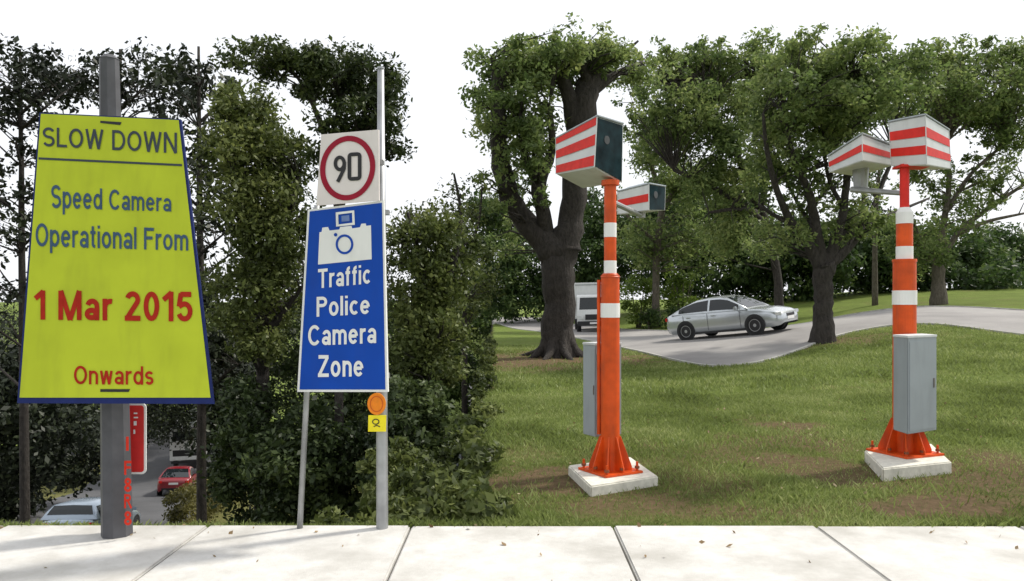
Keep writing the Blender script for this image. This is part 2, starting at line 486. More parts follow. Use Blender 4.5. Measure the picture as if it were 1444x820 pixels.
def spaced(segs):
    out = []
    for a, b, s in segs:
        n = max(1, int(round((b - a) / s)))
        out += [a + (b - a) * i / n for i in range(n)]
    out.append(segs[-1][1])
    return np.array(out)

xs = spaced([(-900, -100, 80), (-100, -40, 10), (-40, -12, 1.0), (-12, -4, 0.5), (-4, 0.4, 0.1), (0.4, 8, 0.12), (8, 20, 0.35), (20, 40, 1.0), (40, 100, 10), (100, 900, 80)])
ys = spaced([(-300, -20, 40), (-20, 3, 2.0), (3, 16, 0.13), (16, 32, 0.35), (32, 60, 1.0), (60, 150, 5), (150, 1500, 90)])
GX, GY = np.meshgrid(xs, ys)
GZ = terrain(GX, GY) - 0.012
nx, ny = len(xs), len(ys)
me = bpy.data.meshes.new('ground')
me.vertices.add(nx * ny)
me.vertices.foreach_set('co', np.stack([GX, GY, GZ], -1).reshape(-1).astype(np.float32))
i, j = np.meshgrid(np.arange(nx - 1), np.arange(ny - 1))
a = (j * nx + i).reshape(-1)
fc = np.stack([a, a + 1, a + nx + 1, a + nx], -1).astype(np.int32)
me.loops.add(fc.size); me.loops.foreach_set('vertex_index', fc.reshape(-1))
me.polygons.add(len(fc)); me.polygons.foreach_set('loop_start', np.arange(0, fc.size, 4, dtype=np.int32)); me.polygons.foreach_set('loop_total', np.full(len(fc), 4, np.int32))
me.update()
at = me.attributes.new('dirt', 'FLOAT', 'POINT')
at.data.foreach_set('value', dirt_at(GX, GY).reshape(-1).astype(np.float32))
me.polygons.foreach_set('use_smooth', [True] * len(me.polygons))
prop(link('ground', me, M['ground']), kind='structure')

# roads draped over the ground
def resample(pl, n):
    pl = np.array(pl, float)
    # smooth by Chaikin
    for _ in range(2):
        q = 0.75 * pl[:-1] + 0.25 * pl[1:]; r_ = 0.25 * pl[:-1] + 0.75 * pl[1:]
        pl = np.concatenate([pl[:1], np.stack([q, r_], 1).reshape(-1, 2), pl[-1:]])
    s = np.concatenate([[0], np.cumsum(np.hypot(*np.diff(pl, axis=0).T))])
    t = np.linspace(0, s[-1], n)
    return np.stack([np.interp(t, s, pl[:, 0]), np.interp(t, s, pl[:, 1])], -1)

def ribbon(name, Nn, Ff, mat, ns, nt_, lift=0.03, param=True):
    A = np.array(Nn, float); B = np.array(Ff, float)
    def up(pl):
        for _ in range(3):
            q = 0.75 * pl[:-1] + 0.25 * pl[1:]; r_ = 0.25 * pl[:-1] + 0.75 * pl[1:]
            pl = np.concatenate([pl[:1], np.stack([q, r_], 1).reshape(-1, 2), pl[-1:]])
        return pl
    A = up(A); B = up(B)
    k = np.linspace(0, len(A) - 1, ns); idx = np.arange(len(A))
    A = np.stack([np.interp(k, idx, A[:, 0]), np.interp(k, idx, A[:, 1])], -1)
    B = np.stack([np.interp(k, idx, B[:, 0]), np.interp(k, idx, B[:, 1])], -1)
    t = np.linspace(0, 1, nt_)
    G = A[:, None] * (1 - t)[None, :, None] + B[:, None] * t[None, :, None]
    Z = terrain(G[..., 0], G[..., 1]) + lift
    vs = np.concatenate([G, Z[..., None]], -1).reshape(-1, 3)
    fs = [(r_ * nt_ + c, r_ * nt_ + c + 1, (r_ + 1) * nt_ + c + 1, (r_ + 1) * nt_ + c) for r_ in range(ns - 1) for c in range(nt_ - 1)]
    me = bpy.data.meshes.new(name)
    me.from_pydata(vs.tolist(), [], fs)
    me.polygons.foreach_set('use_smooth', [True] * len(me.polygons))
    o = link(name, me, mat)
    prop(o, kind='structure')
    return A, B

NEAR = [(-7, 100)] + [p[:2] for p in NEAR_E] + [(17.5, 17), (21, 11), (25, 3)]
FAR = [(-4, 112)] + [p[:2] for p in FAR_E] + [(22, 23), (26, 15), (31, 5)]
EN, EF = ribbon('road', NEAR, FAR, M['asphalt'], 260, 60)
def kerb(name, E, off, mat, h=0.1, w=0.14, lo=0, hi=None):
    E = E[lo:hi]
    b = MB(); d = np.gradient(E, axis=0); d /= np.hypot(d[:, 0], d[:, 1])[:, None] + 1e-9
    nrm = np.stack([-d[:, 1], d[:, 0]], -1) * off
    vs = []; n = len(E)
    for k in range(n):
        p = E[k]; q = p + nrm[k] * w
        z0 = tz(p[0], p[1]); z1 = tz(q[0], q[1]); z = max(z0, z1) + h
        vs += [(p[0], p[1], z0 - 0.15), (p[0], p[1], z), (q[0], q[1], z), (q[0], q[1], z1 - 0.15)]
    fs = []
    for k in range(n - 1):
        for c in range(3):
            fs.append((4 * k + c, 4 * k + c + 1, 4 * k + 5 + c, 4 * k + 4 + c))
    b.add(vs, fs)
    return prop(b.build(name, mat), kind='structure')
kerb('kerb', EN, 1, M['kerb'], 0.035, 0.09)
kerb('kerb', EF, -1, M['kerb'], 0.07, 0.12)
# road in the hollow and the pale lane beside the retaining bank
VN = [(-8.5, 13), (-10.8, 20), (-12.2, 27), (-15.2, 40), (-19, 58), (-24, 78)]
VF = [(-18, 13), (-19.5, 20), (-20.5, 27), (-24, 40), (-28, 58), (-33, 78)]
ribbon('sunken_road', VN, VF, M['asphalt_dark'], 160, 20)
ribbon('side_lane', [(-1.85, 26), (-1.75, 38), (-1.9, 50), (-2.2, 64)], [(-2.9, 26), (-3.3, 38), (-4.2, 50), (-5.2, 64)], M['lane'], 60, 8)

# footpath of single slabs along the foreground
fp = MB(); fp.box((0, 4.55, -0.035), (40, 2.5, 0.05))
fpo = prop(fp.build('footpath', M['bedding']), kind='structure')
sm = MB(); sm.box((0, 0, 0), (1.485, 2.46, 0.06)); 
s0 = sm.build('slab', M['slab'], bevel=0.011)
s0.parent = fpo; s0.location = (-6.0, 4.56, 0.004)
for k in range(1, 9):
    c = s0.copy(); C.objects.link(c); c.parent = fpo
    c.location = (-6.0 + 1.5 * k, 4.56 + rnd.uniform(-.004, .004), 0.004 + rnd.uniform(-.005, .004))

# ------------------------------------------------------------------ signs
class Plane:
    """a sign face: distance at three pixels of the photograph"""
    def __init__(s, a, b, c):
        p, q, r_ = (P(*t) for t in (a, b, c))
        s.p = p; s.n = (q - p).cross(r_ - p).normalized()
        if s.n.y > 0: s.n = -s.n
    def at(s, px, py, off=0.0):
        o = Vector((0, 0, EYE)); d = P(px, py, 1.0) - o
        t = (s.p - o).dot(s.n) / d.dot(s.n)
        return o + d * t + s.n * off

def glyphs(t):
    """stroke skeletons of a plain grotesque alphabet: cap height 1, half stroke t -> {char: (width, strokes)}"""
    def arc(cx, cy, rx, ry, a0, a1, n=14):
        return [(cx + rx * math.cos(R(a0 + (a1 - a0) * k / n)), cy + ry * math.sin(R(a0 + (a1 - a0) * k / n))) for k in range(n + 1)]
    xh = 0.74
    def ell(cx, cy, rx, ry): return arc(cx, cy, rx - t, ry - t, 0, 345, 23) + ['close']
    def ess(w, h):
        q = (h - 2 * t) / 4
        return [arc(w / 2, h - t - q, w / 2 - t, q, 25, 270) + arc(w / 2, t + q, w / 2 - t, q, 90, -155)[1:]]
    bowl = ell(.29, xh / 2, .29, xh / 2)
    g = {}
    g['S'] = (.66, ess(.66, 1)); g['s'] = (.50, ess(.50, xh))
    g['L'] = (.56, [[(t, 1), (t, 0)], [(t, t), (.56, t)]])
    g['O'] = (.78, [ell(.39, .5, .39, .5)])
    g['W'] = (1.0, [[(t, 1), (.27, 0)], [(.27, 0), (.5, 1)], [(.5, 1), (.73, 0)], [(.73, 0), (1 - t, 1)]])
    g['w'] = (.76, [[(t, xh), (.21, 0)], [(.21, 0), (.38, xh)], [(.38, xh), (.55, 0)], [(.55, 0), (.76 - t, xh)]])
    g['D'] = (.72, [[(t, 1), (t, 0)], [(t, 1 - t), (.33, 1 - t)] + arc(.33, .5, .39 - t, .5 - t, 85, -85) + [(.33, t), (t, t)]])
    g['N'] = (.72, [[(t, 0), (t, 1)], [(.72 - t, 0), (.72 - t, 1)], [(t, 1), (.72 - t, 0)]])
    g['M'] = (.86, [[(t, 0), (t, 1)], [(.86 - t, 0), (.86 - t, 1)], [(t, 1), (.43, 0)], [(.43, 0), (.86 - t, 1)]])
    g['p'] = (.57, [bowl, [(t, -.27), (t, xh)]])
    g['d'] = (.58, [bowl, [(.58 - t, 0), (.58 - t, 1)]])
    g['o'] = (.58, [bowl])
    g['e'] = (.58, [arc(.29, xh / 2, .29 - t, xh / 2 - t, 2, 322, 20), [(t, .385), (.58 - t * 1.1, .385)]])
    g['c'] = (.53, [arc(.29, xh / 2, .29 - t, xh / 2 - t, 45, 315, 18)])
    g['C'] = (.74, [arc(.39, .5, .39 - t, .5 - t, 40, 320, 20)])
    g['a'] = (.54, [arc(.28, xh - t - .18, .26 - t, .18, 165, 0, 12) + [(.54 - t, 0)], ell(.25, .215, .25, .215)])
    hump = lambda a, b: arc((a + b) / 2, xh - t - .2, (b - a) / 2, .2, 170, 0, 12) + [(b, 0)]
    g['n'] = (.54, [[(t, 0), (t, xh)], hump(t, .54 - t)])
    g['m'] = (.86, [[(t, 0), (t, xh)], hump(t, .43), hump(.43, .86 - t)])
    g['r'] = (.35, [[(t, 0), (t, xh)], arc(.30, xh - t - .2, .30 - t, .2, 175, 75, 8)])
    g['t'] = (.33, [[(.15, .96), (.15, .2)] + arc(.28, .17, .13, .17 - t, 190, 275, 6), [(0, xh - t * .8), (.32, xh - t * .8)]])
    g['f'] = (.34, [[(.15, 0), (.15, .78)] + arc(.29, .80, .14, .20 - t, 180, 85, 7), [(0, xh - t * .8), (.32, xh - t * .8)]])
    g['i'] = (2 * t, [[(t, 0), (t, xh)], [(t, .87), (t, 1)]])
    g['l'] = (2 * t, [[(t, 0), (t, 1)]]); g['I'] = g['l']
    g['F'] = (.60, [[(t, 0), (t, 1)], [(t, 1 - t), (.60, 1 - t)], [(t, .53), (.52, .53)]])
    g['T'] = (.66, [[(.33, 0), (.33, 1)], [(0, 1 - t), (.66, 1 - t)]])
    pb = [(t, 1 - t), (.36, 1 - t)] + arc(.36, .735, .28 - t, .265 - t, 85, -85, 10) + [(.36, .47 + t), (t, .47 + t)]
    g['P'] = (.64, [[(t, 0), (t, 1)], pb]); g['R'] = (.70, [[(t, 0), (t, 1)], pb, [(.36, .5), (.66, 0)]])
    g['Z'] = (.64, [[(.03, 1 - t), (.62, 1 - t)], [(.62 - t * .6, 1 - t), (t * .9, t)], [(0, t), (.64, t)]])
    g['1'] = (.42, [[(.32, 0), (.32, 1)], [(.34, .97), (.04, .72)]])
    g['2'] = (.58, [arc(.29, .72, .28 - t, .28 - t, 165, -35, 14) + [(t * 1.1, t * 1.2)], [(0, t), (.58, t)]])
    g['0'] = (.58, [ell(.29, .5, .29, .5)])
    g['5'] = (.58, [[(.53, 1 - t), (.13, 1 - t)], [(.15, 1 - t * .6), (.08, .5)], [(.08, .50)] + arc(.28, .34, .30 - t, .34 - t, 125, -160, 16)])
    g['8'] = (.58, [ell(.29, .74, .26, .26), ell(.29, .27, .29, .27)])
    g[' '] = (.36, [])
    return g

def strip(pts, w, closed):
    n = len(pts); out = []
    for k in range(n):
        a = pts[k - 1] if (k > 0 or closed) else pts[k]; b = pts[(k + 1) % n] if (k < n - 1 or closed) else pts[k]
        dx, dy = b[0] - a[0], b[1] - a[1]; l = math.hypot(dx, dy) or 1
        out.append((pts[k][0] - dy / l * w, pts[k][1] + dx / l * w, pts[k][0] + dy / l * w, pts[k][1] - dx / l * w))
    return out

def lettering(body, L, Rr, capL, capR, plane, mat, parent, weight=0.07, off=0.004):
    g = glyphs(weight)
    x = 0.0; items = []
    for ch in body:
        w, strokes = g[ch]
        for st in strokes:
            cl = st[-1] == 'close'
            items.append(([(px + x, py) for px, py in (st[:-1] if cl else st)], cl))
        x += w + (0.0 if ch == ' ' else 0.115)
    tot = x - 0.115
    b = MB()
    def at(u, v, o):
        u = u / tot
        return plane.at(L[0] + (Rr[0] - L[0]) * u, L[1] + (Rr[1] - L[1]) * u - (capL + (capR - capL) * u) * v, o)
    for k, (pts, cl) in enumerate(items):
        o = off + 0.0005 * (k % 4)
        q = strip(pts, weight, cl); n = len(q)
        b.add([at(a, c, o) for a, c, _, _ in q] + [at(a, c, o) for _, _, a, c in q], [(i, (i + 1) % n, n + (i + 1) % n, n + i) for i in range(n if cl else n - 1)])
    return b.build('lettering', mat, parent)

def px_poly(pts, plane, off=0.003):
    return [plane.at(x, y, off) for x, y in pts]

# --- yellow SLOW DOWN board on its pole
base1 = (P(165, 500, 5.55).x, 5.55, 0.034)
sg = empty('warning_sign', base1, 'yellow green notice board reading SLOW DOWN on a dark eight-sided pole', 'sign')
PL1 = Plane((58, 161, 5.22), (252, 170, 5.32), (160, 561, 5.12))
bd = MB().slab(px_poly([(55.5, 159), (255, 168.5), (301.5, 570), (24, 569)], PL1, 0), PL1.n, 0.03).build('board', M['navy'], sg)
MB().slab(px_poly([(58, 161), (252, 170), (297, 561), (28, 561)], PL1, 0.004), PL1.n, 0.003).build('face', M['yellow'], bd)
MB().slab(px_poly([(55, 222.5), (257, 232), (257, 235), (55, 225.5)], PL1, 0.007), PL1.n, 0.002).build('rule', M['slate'], bd)
lettering('SLOW DOWN', (61, 207), (250, 217), 27, 29, PL1, M['slate'], bd, 0.068, 0.008)
lettering('Speed Camera', (73, 294), (242, 299), 33, 25, PL1, M['bluegrey'], bd, 0.072, 0.008)
lettering('Operational From', (51, 348), (266, 354), 33, 30, PL1, M['bluegrey'], bd, 0.072, 0.008)
lettering('1 Mar 2015', (49, 451), (272, 454), 41, 42, PL1, M['redprint'], bd, 0.088, 0.008)
lettering('Onwards', (105, 542), (217, 543), 26, 26, PL1, M['redprint'], bd, 0.072, 0.008)
for q in ([(142, 171), (172, 173), (170, 177), (142, 174)], [(142, 549), (184, 549), (182, 553), (142, 553)]):
    MB().slab(px_poly(q, PL1, 0.007), PL1.n, 0.002).build('slot', M['black'], bd)
zt = P(154, 84, 5.55).z
pl_top = Vector((P(154, 84, 5.55).x, 5.55, zt)); pl_bot = Vector(base1)
pole = MB().tube([pl_bot - Vector((0, 0, .2)), pl_bot, pl_bot.lerp(pl_top, .5), pl_top], [0.107, 0.105, 0.088, 0.066], 8, phase=0.39).build('pole', M['poledark'], sg)
MB().tube([pl_top, pl_top + Vector((0, 0, 0.03))], [0.07, 0.035], 8, phase=0.39).build('pole_cap', M['poledark'], pole)
for z in (190, 545):
    c = P(158, z, 5.55)
    MB().box((c.x, 5.40, c.z), (0.30, 0.05, 0.06)).build('bracket', M['galv'], sg)
# red stencilled characters down the pole
PLp = Plane((178, 600, 5.43), (187, 600, 5.475), (178, 740, 5.43))
for ch, y in (('I', 636), ('F', 670), ('8', 694), ('R', 717), ('8', 741)):
    lettering(ch, (177 if ch == 'I' else 174.5, y), (181 if ch == 'I' else 185, y), 20, 20, PLp, M['redprint'], pole, 0.09, 0.004)
# --- red plate fixed behind the pole
rs = empty('red_sign', (P(190, 600, 5.68).x, 5.68, P(190, 668, 5.68).z), 'narrow red plate with white rim half hidden behind the dark pole', 'sign')
PLr = Plane((160, 570, 5.68), (205, 570, 5.70), (160, 668, 5.68))
def rrect(x0, y0, x1, y1, r):
    out = []
    for cx, cy, a0 in ((x1 - r, y0 + r, -90), (x1 - r, y1 - r, 0), (x0 + r, y1 - r, 90), (x0 + r, y0 + r, 180)):
        for k in range(5):
            t = R(a0 + k * 22.5); out.append((cx + r * math.cos(t), cy + r * math.sin(t)))
    return out
rp = MB().slab(px_poly(rrect(160, 569, 206, 669, 6), PLr, 0), PLr.n, 0.01).build('plate', M['white'], rs)
MB().slab(px_poly(rrect(163, 572, 203, 666, 4), PLr, 0.003), PLr.n, 0.002).build('face', M['redsign'], rp)
for (x0, y0, x1, y1) in ((189, 582, 194, 584), (189, 588, 195, 590), (189, 594, 193, 600), (188.5, 606, 191, 612)):
    MB().slab(px_poly([(x0, y0), (x1, y0), (x1, y1), (x0, y1)], PLr, 0.006), PLr.n, 0.002).build('lettering', M['white'], rp)
MB().tube([(P(165, 590, 5.6).x, 5.60, P(165, 590, 5.6).z), (P(175, 590, 5.7).x, 5.69, P(175, 590, 5.7).z)], [0.02, 0.02], 6).build('clamp', M['galv'], rs)

# --- speed limit and camera zone sign
fx = P(539, 753, 5.72).x
zs = empty('camera_zone_sign', (fx, 5.72, 0.034), 'blue Traffic Police Camera Zone board under a 90 speed limit plate', 'sign')
PL2 = Plane((434, 296, 5.62), (541, 283, 5.50), (434, 553, 5.60))
b2 = MB().slab(px_poly([(434, 296), (541, 283), (547, 553), (419, 553)], PL2, 0), PL2.n, 0.02).build('board', M['white'], zs)
MB().slab(px_poly([(437, 298.6), (538.6, 286.4), (543.6, 549.6), (422.6, 549.6)], PL2, 0.003), PL2.n, 0.002).build('face', M['blue'], b2)
lettering('Traffic', (449, 407), (523, 400), 27, 27, PL2, M['white'], b2, 0.082, 0.006)
lettering('Police', (447, 447), (522, 443), 28, 27, PL2, M['white'], b2, 0.082, 0.006)
lettering('Camera', (435, 488), (531, 484), 29, 29, PL2, M['white'], b2, 0.082, 0.006)
lettering('Zone', (449, 532), (513, 531), 31, 30, PL2, M['white'], b2, 0.082, 0.006)
# camera pictogram
ic = MB().slab(px_poly([(449, 373.5), (451, 328), (454, 327.5), (455, 321.5), (463, 320.5), (465, 325.5), (479, 324), (480, 320.5), (496, 319), (497, 322.5), (508, 321), (510, 316), (516, 315.5), (517, 319), (523.5, 318), (524.5, 366)], PL2, 0.006), PL2.n, 0.002).build('camera_symbol', M['white'], b2)
def ellipse(cx, cy, rx, ry, n=32, sk=0.0):
    return [(cx + rx * math.cos(2 * math.pi * k / n), cy + ry * math.sin(2 * math.pi * k / n) + sk * rx * math.cos(2 * math.pi * k / n)) for k in range(n)]
def ring_px(outer, inner, plane, off, name, mat, parent):
    b = MB(); n = len(outer)
    b.add(px_poly(outer, plane, off) + px_poly(inner, plane, off), [(k, (k + 1) % n, n + (k + 1) % n, n + k) for k in range(n)])
    return b.build(name, mat, parent)
ring_px(ellipse(486.5, 345, 12.5, 14), ellipse(486.5, 345, 9.3, 10.8), PL2, 0.009, 'lens_ring', M['blue'], b2)
MB().poly(px_poly(ellipse(474, 331.5, 2.5, 2.5, 12), PL2, 0.009)).build('button', M['blue'], b2)
ring_px([(474, 300), (500, 297), (501, 317.5), (474.5, 320)], [(477.5, 303), (497, 300.5), (497.5, 314.5), (478, 317)], PL2, 0.007, 'flash_frame', M['white'], b2)
MB().poly(px_poly([(482, 305), (493, 303.7), (493.5, 312.2), (482.3, 313.2)], PL2, 0.007)).build('flash_window', plain('pale blue', (0.12, 0.19, 0.42), 0.5, bump=0), b2)
# 90 plate
PL3 = Plane((453, 190, 5.60), (534, 183, 5.52), (446, 289, 5.58))
b3 = MB().slab(px_poly([(453, 190), (534, 183), (534.5, 283), (446, 290)], PL3, 0), PL3.n, 0.015).build('speed_plate', M['pinkwhite'], zs)
ring_px(ellipse(490.5, 237.5, 39, 45.5, 48, -0.08), ellipse(490.5, 237.5, 31.5, 38, 48, -0.08), PL3, 0.004, 'red_ring', M['ring'], b3)
def stroke(pts, w, closed=False):
    n = len(pts); L = []; Rr = []
    for k in range(n):
        a = pts[k - 1] if (k > 0 or closed) else pts[k]; b = pts[(k + 1) % n] if (k < n - 1 or closed) else pts[k]
        dx, dy = b[0] - a[0], b[1] - a[1]; l = math.hypot(dx, dy) or 1
        L.append((pts[k][0] - dy / l * w, pts[k][1] + dx / l * w)); Rr.append((pts[k][0] + dy / l * w, pts[k][1] - dx / l * w))
    fs = [(k, (k + 1) % n, n + (k + 1) % n, n + k) for k in range(n if closed else n - 1)]
    return L + Rr, fs
def stroke_obj(lines, plane, off, mat, parent, name='digit'):
    b = MB()
    for i, (pts, w, cl) in enumerate(lines):
        v, f = stroke(pts, w, cl); b.add(px_poly(v, plane, off + 0.0006 * i), f)
    return b.build(name, mat, parent)
stroke_obj([(ellipse(479.5, 231, 6.2, 8.6, 24), 2.5, True), ([(486, 229), (485.6, 238), (481.5, 247), (476.5, 257)], 2.5, False)], PL3, 0.005, M['black'], b3)
stroke_obj([([(x, y - (x - 500) * .06) for x, y in rrect(493, 218, 507.5, 252.5, 3)], 2.6, True)], PL3, 0.005, M['black'], b3)
# posts
pt = P(537, 98, 5.72); pbz = Vector((fx, 5.72, 0.034))
pm = MB().tube([pbz - Vector((0, 0, .2)), pbz, pbz.lerp(pt, .42), pt], [0.044, 0.044, 0.040, 0.024], 14).build('main_post', M['galv'], zs, smooth=True)
MB().cyl(pt, pt + Vector((0, 0, 0.015)), 0.027, 14).build('post_cap', M['galv'], pm)
p0 = P(421.5, 760, 5.72); p0.z = -0.1; p1 = P(433, 545, 5.68)
p2 = P(447, 290, 5.66)
MB().tube([p0, p1, p2], [0.022, 0.021, 0.020], 10).build('stay_post', M['galv'], zs, smooth=True)
for y in (300, 530):
    c = P(538, y, 5.65); MB().box((c.x, 5.655, c.z), (0.11, 0.06, 0.035)).build('clamp', M['galv'], zs)
c = P(520, 230, 5.64); MB().box((c.x + .03, 5.63, c.z), (0.16, 0.05, 0.035)).build('clamp', M['galv'], zs)
# amber disc and yellow tag strapped on the post
PL4 = Plane((520, 560, 5.655), (545, 560, 5.655), (520, 610, 5.655))
tg = empty('marker_tag', P(531, 609, 5.66), 'amber round reflector above a yellow square tag on the grey sign post', 'marker')
MB().slab(px_poly(ellipse(531, 570, 13, 15.5, 28), PL4, 0), PL4.n, 0.012).build('reflector', M['amber'], tg)
ring_px(ellipse(531, 570, 9.5, 11.5, 28), ellipse(531, 570, 8, 10, 28), PL4, 0.003, 'reflector_ring', plain('deep amber', (0.6, 0.11, 0.004), 0.5), tg)
ty = MB().slab(px_poly([(519.5, 586), (544.5, 586), (544, 609), (519, 609)], PL4, 0.001), PL4.n, 0.01).build('tag', M['tagyellow'], tg)
stroke_obj([(ellipse(530, 595, 4.5, 3.5, 16), 0.7, True), ([(527, 602), (531, 600), (536, 602)], 0.7, False)], PL4, 0.004, M['black'], ty, 'symbol')

# ------------------------------------------------------------------ speed cameras
def housing(edges, stripes, name, parent, glass_face=None, under=None):
    """edges: three vertical corner edges ((px,pytop),(px,pybottom),D) left, near, right; the fourth is inferred"""
    T = []; B = []
    for (tp, bp, D) in edges:
        T.append(P(tp[0], tp[1], D)); B.append(P(bp[0], bp[1], D))
    T.append(T[0] + T[2] - T[1]); B.append(B[0] + B[2] - B[1])
    h = MB().hexa(B, T).build(name, M['housing'], parent, bevel=0.008)
    cen = sum(T + B, Vector()) / 8
    def quad(i, v0, v1, u0=0.0, u1=1.0, off=0.004):
        j = (i + 1) % 4
        n = (B[j] - B[i]).cross(T[i] - B[i]).normalized()
        if n.dot((B[i] + T[j]) / 2 - cen) < 0: n = -n
        def pt(u, v):
            return B[i].lerp(B[j], u).lerp(T[i].lerp(T[j], u), v) + n * off
        return [pt(u0, v0), pt(u1, v0), pt(u1, v1), pt(u0, v1)], n
    for i, v0, v1 in stripes:
        q, n = quad(i, v0, v1, 0.01, 0.99)
        MB().slab(q, n, 0.002).build('red_stripe', M['stripe'], h)
    if glass_face is not None:
        q, n = quad(glass_face, 0.02, 0.98, 0.02, 0.98, 0.006)
        g = MB().slab(q, n, 0.004).build('window', M['darkglass'], h)
        for (u, v, r_) in ((.38, .62, .040),):
            q, n = quad(glass_face, v - .01, v + .01, u - .01, u + .01, 0.008)
            c = sum(q, Vector()) / 4
            MB().cyl(c - n * .006, c + n * .003, r_, 16).build('lens', M['seam'], h)
    up = Vector((0, 0, 1)); tc_ = sum(T, Vector()) / 4
    MB().hexa([tc_ + (p - tc_) * 1.05 + up * .001 for p in T], [tc_ + (p - tc_) * 1.05 + up * .016 for p in T]).build('lid', M['lid'], h, bevel=.004)
    MB().hexa([tc_ + (p - tc_) * .80 + up * .015 for p in T], [tc_ + (p - tc_) * .55 + up * .045 for p in T]).build('sun_shield', M['lid'], h, bevel=.004)
    # seams of the lid along the corner edges and a drip edge
    for k in range(3):
        MB().tube([B[k], T[k]], [0.005, 0.005], 6).build('corner_trim', M['housing'], h)
    return h, T, B

def installation(name, label, foot, pad, segs, group):
    root = empty(name, foot, label, 'speed camera', group)
    f = Vector(foot)
    gz = tz(f.x, f.y)
    MB().hexa([Vector((x, y, gz - 0.15)) for x, y in pad], [Vector((x, y, f.z)) for x, y in pad]).build('concrete_pad', M['concrete'], root, bevel=0.012)
    return root, f

def bolts(root, f, d, ux, uy, n=4):
    for a in (-1, 0, 1):
        for b in (-1, 0, 1):
            if a == 0 and b == 0: continue
            c = f + ux * a * d + uy * b * d + Vector((0, 0, 0.02))
            o = MB().cyl(c, c + Vector((0, 0, 0.085)), 0.012, 8).build('bolt', M['orange'], root)
            MB().cyl(c + Vector((0, 0, 0.022)), c + Vector((0, 0, 0.045)), 0.023, 6).build('nut', M['rust'], o)

def fins(root, f, r0, r1, h, ang, n=8):
    for k in range(n):
        t = ang + 2 * math.pi * k / n
        d = Vector((math.cos(t), math.sin(t), 0)); s_ = Vector((-d.y, d.x, 0)) * 0.006
        prof = [f + d * (r0 * .6) + Vector((0, 0, .022)), f + d * r1 + Vector((0, 0, .022)), f + d * r1 + Vector((0, 0, .06)), f + d * (r0 + .012) + Vector((0, 0, h)), f + d * (r0 * .6) + Vector((0, 0, h))]
        MB().hexa([p - s_ for p in prof], [p + s_ for p in prof]).build('gusset', M['orange'], root)

def zpix(py, D): return EYE + (HZ - py) / F0 * D

# camera post with its cabinet behind
D3 = 7.45
f3 = (P(860.5, 665, D3).x, D3, 0.075)
pad3 = [(0.555, 7.72), (0.69, 6.85), (1.36, 7.25), (1.24, 8.15)]
c3, f = installation('speed_camera_post', 'orange camera post with dark lens window facing out, cabinet behind it, near big tree', f3, pad3, None, 'speed camera posts on the lawn')
ux = Vector((0.67, 0.4, 0)).normalized(); uy = Vector((-0.4, 0.67, 0)).normalized()
mrot = Matrix((ux, uy, Vector((0, 0, 1)))).transposed()
MB().box(f + Vector((0, 0, 0.012)), (0.44, 0.44, 0.022), mrot).build('flange', M['orange'], c3, bevel=0.003)
bolts(c3, f, 0.18, ux, uy)
fins(c3, f, 0.088, 0.205, 0.34, math.atan2(ux.y, ux.x))
def stack(root, f, D, spec, n=20):
    """spec: list of (py bottom, py top, radius, material, name)"""
    for (y0, y1, r_, mt, nm) in spec:
        a = Vector((f.x, f.y, zpix(y0, D))); b = Vector((f.x, f.y, zpix(y1, D)))
        MB().tube([a, b], [r_, r_], n, phase=0.2).build(nm, M[mt], root, smooth=False)
lo3 = MB().tube([f + Vector((0, 0, .02)), Vector((f.x, f.y, zpix(388, D3)))], [0.090, 0.088], 28).build('lower_pole', M['orange'], c3)
MB().tube([Vector((f.x, f.y, zpix(388, D3))), Vector((f.x, f.y, zpix(256, D3)))], [0.058, 0.058], 24).build('upper_pole', M['orange'], c3)
for y0, y1 in ((335, 315), (387, 368)):
    MB().tube([Vector((f.x, f.y, zpix(y0, D3))), Vector((f.x, f.y, zpix(y1, D3)))], [0.0605, 0.0605], 24).build('white_band', M['white'], c3)
MB().tube([Vector((f.x, f.y, zpix(448, D3))), Vector((f.x, f.y, zpix(428, D3)))], [0.0925, 0.0925], 28).build('white_band', M['white'], c3)
MB().tube([Vector((f.x, f.y, zpix(391, D3))), Vector((f.x, f.y, zpix(386, D3)))], [0.095, 0.07], 28).build('collar', M['orange'], c3)
# conduit beside the pole
MB().tube([f + Vector((-.105, .03, .35)), Vector((f.x - .105, f.y + .03, zpix(395, D3)))], [0.018, 0.018], 8).build('conduit', M['orange'], c3)
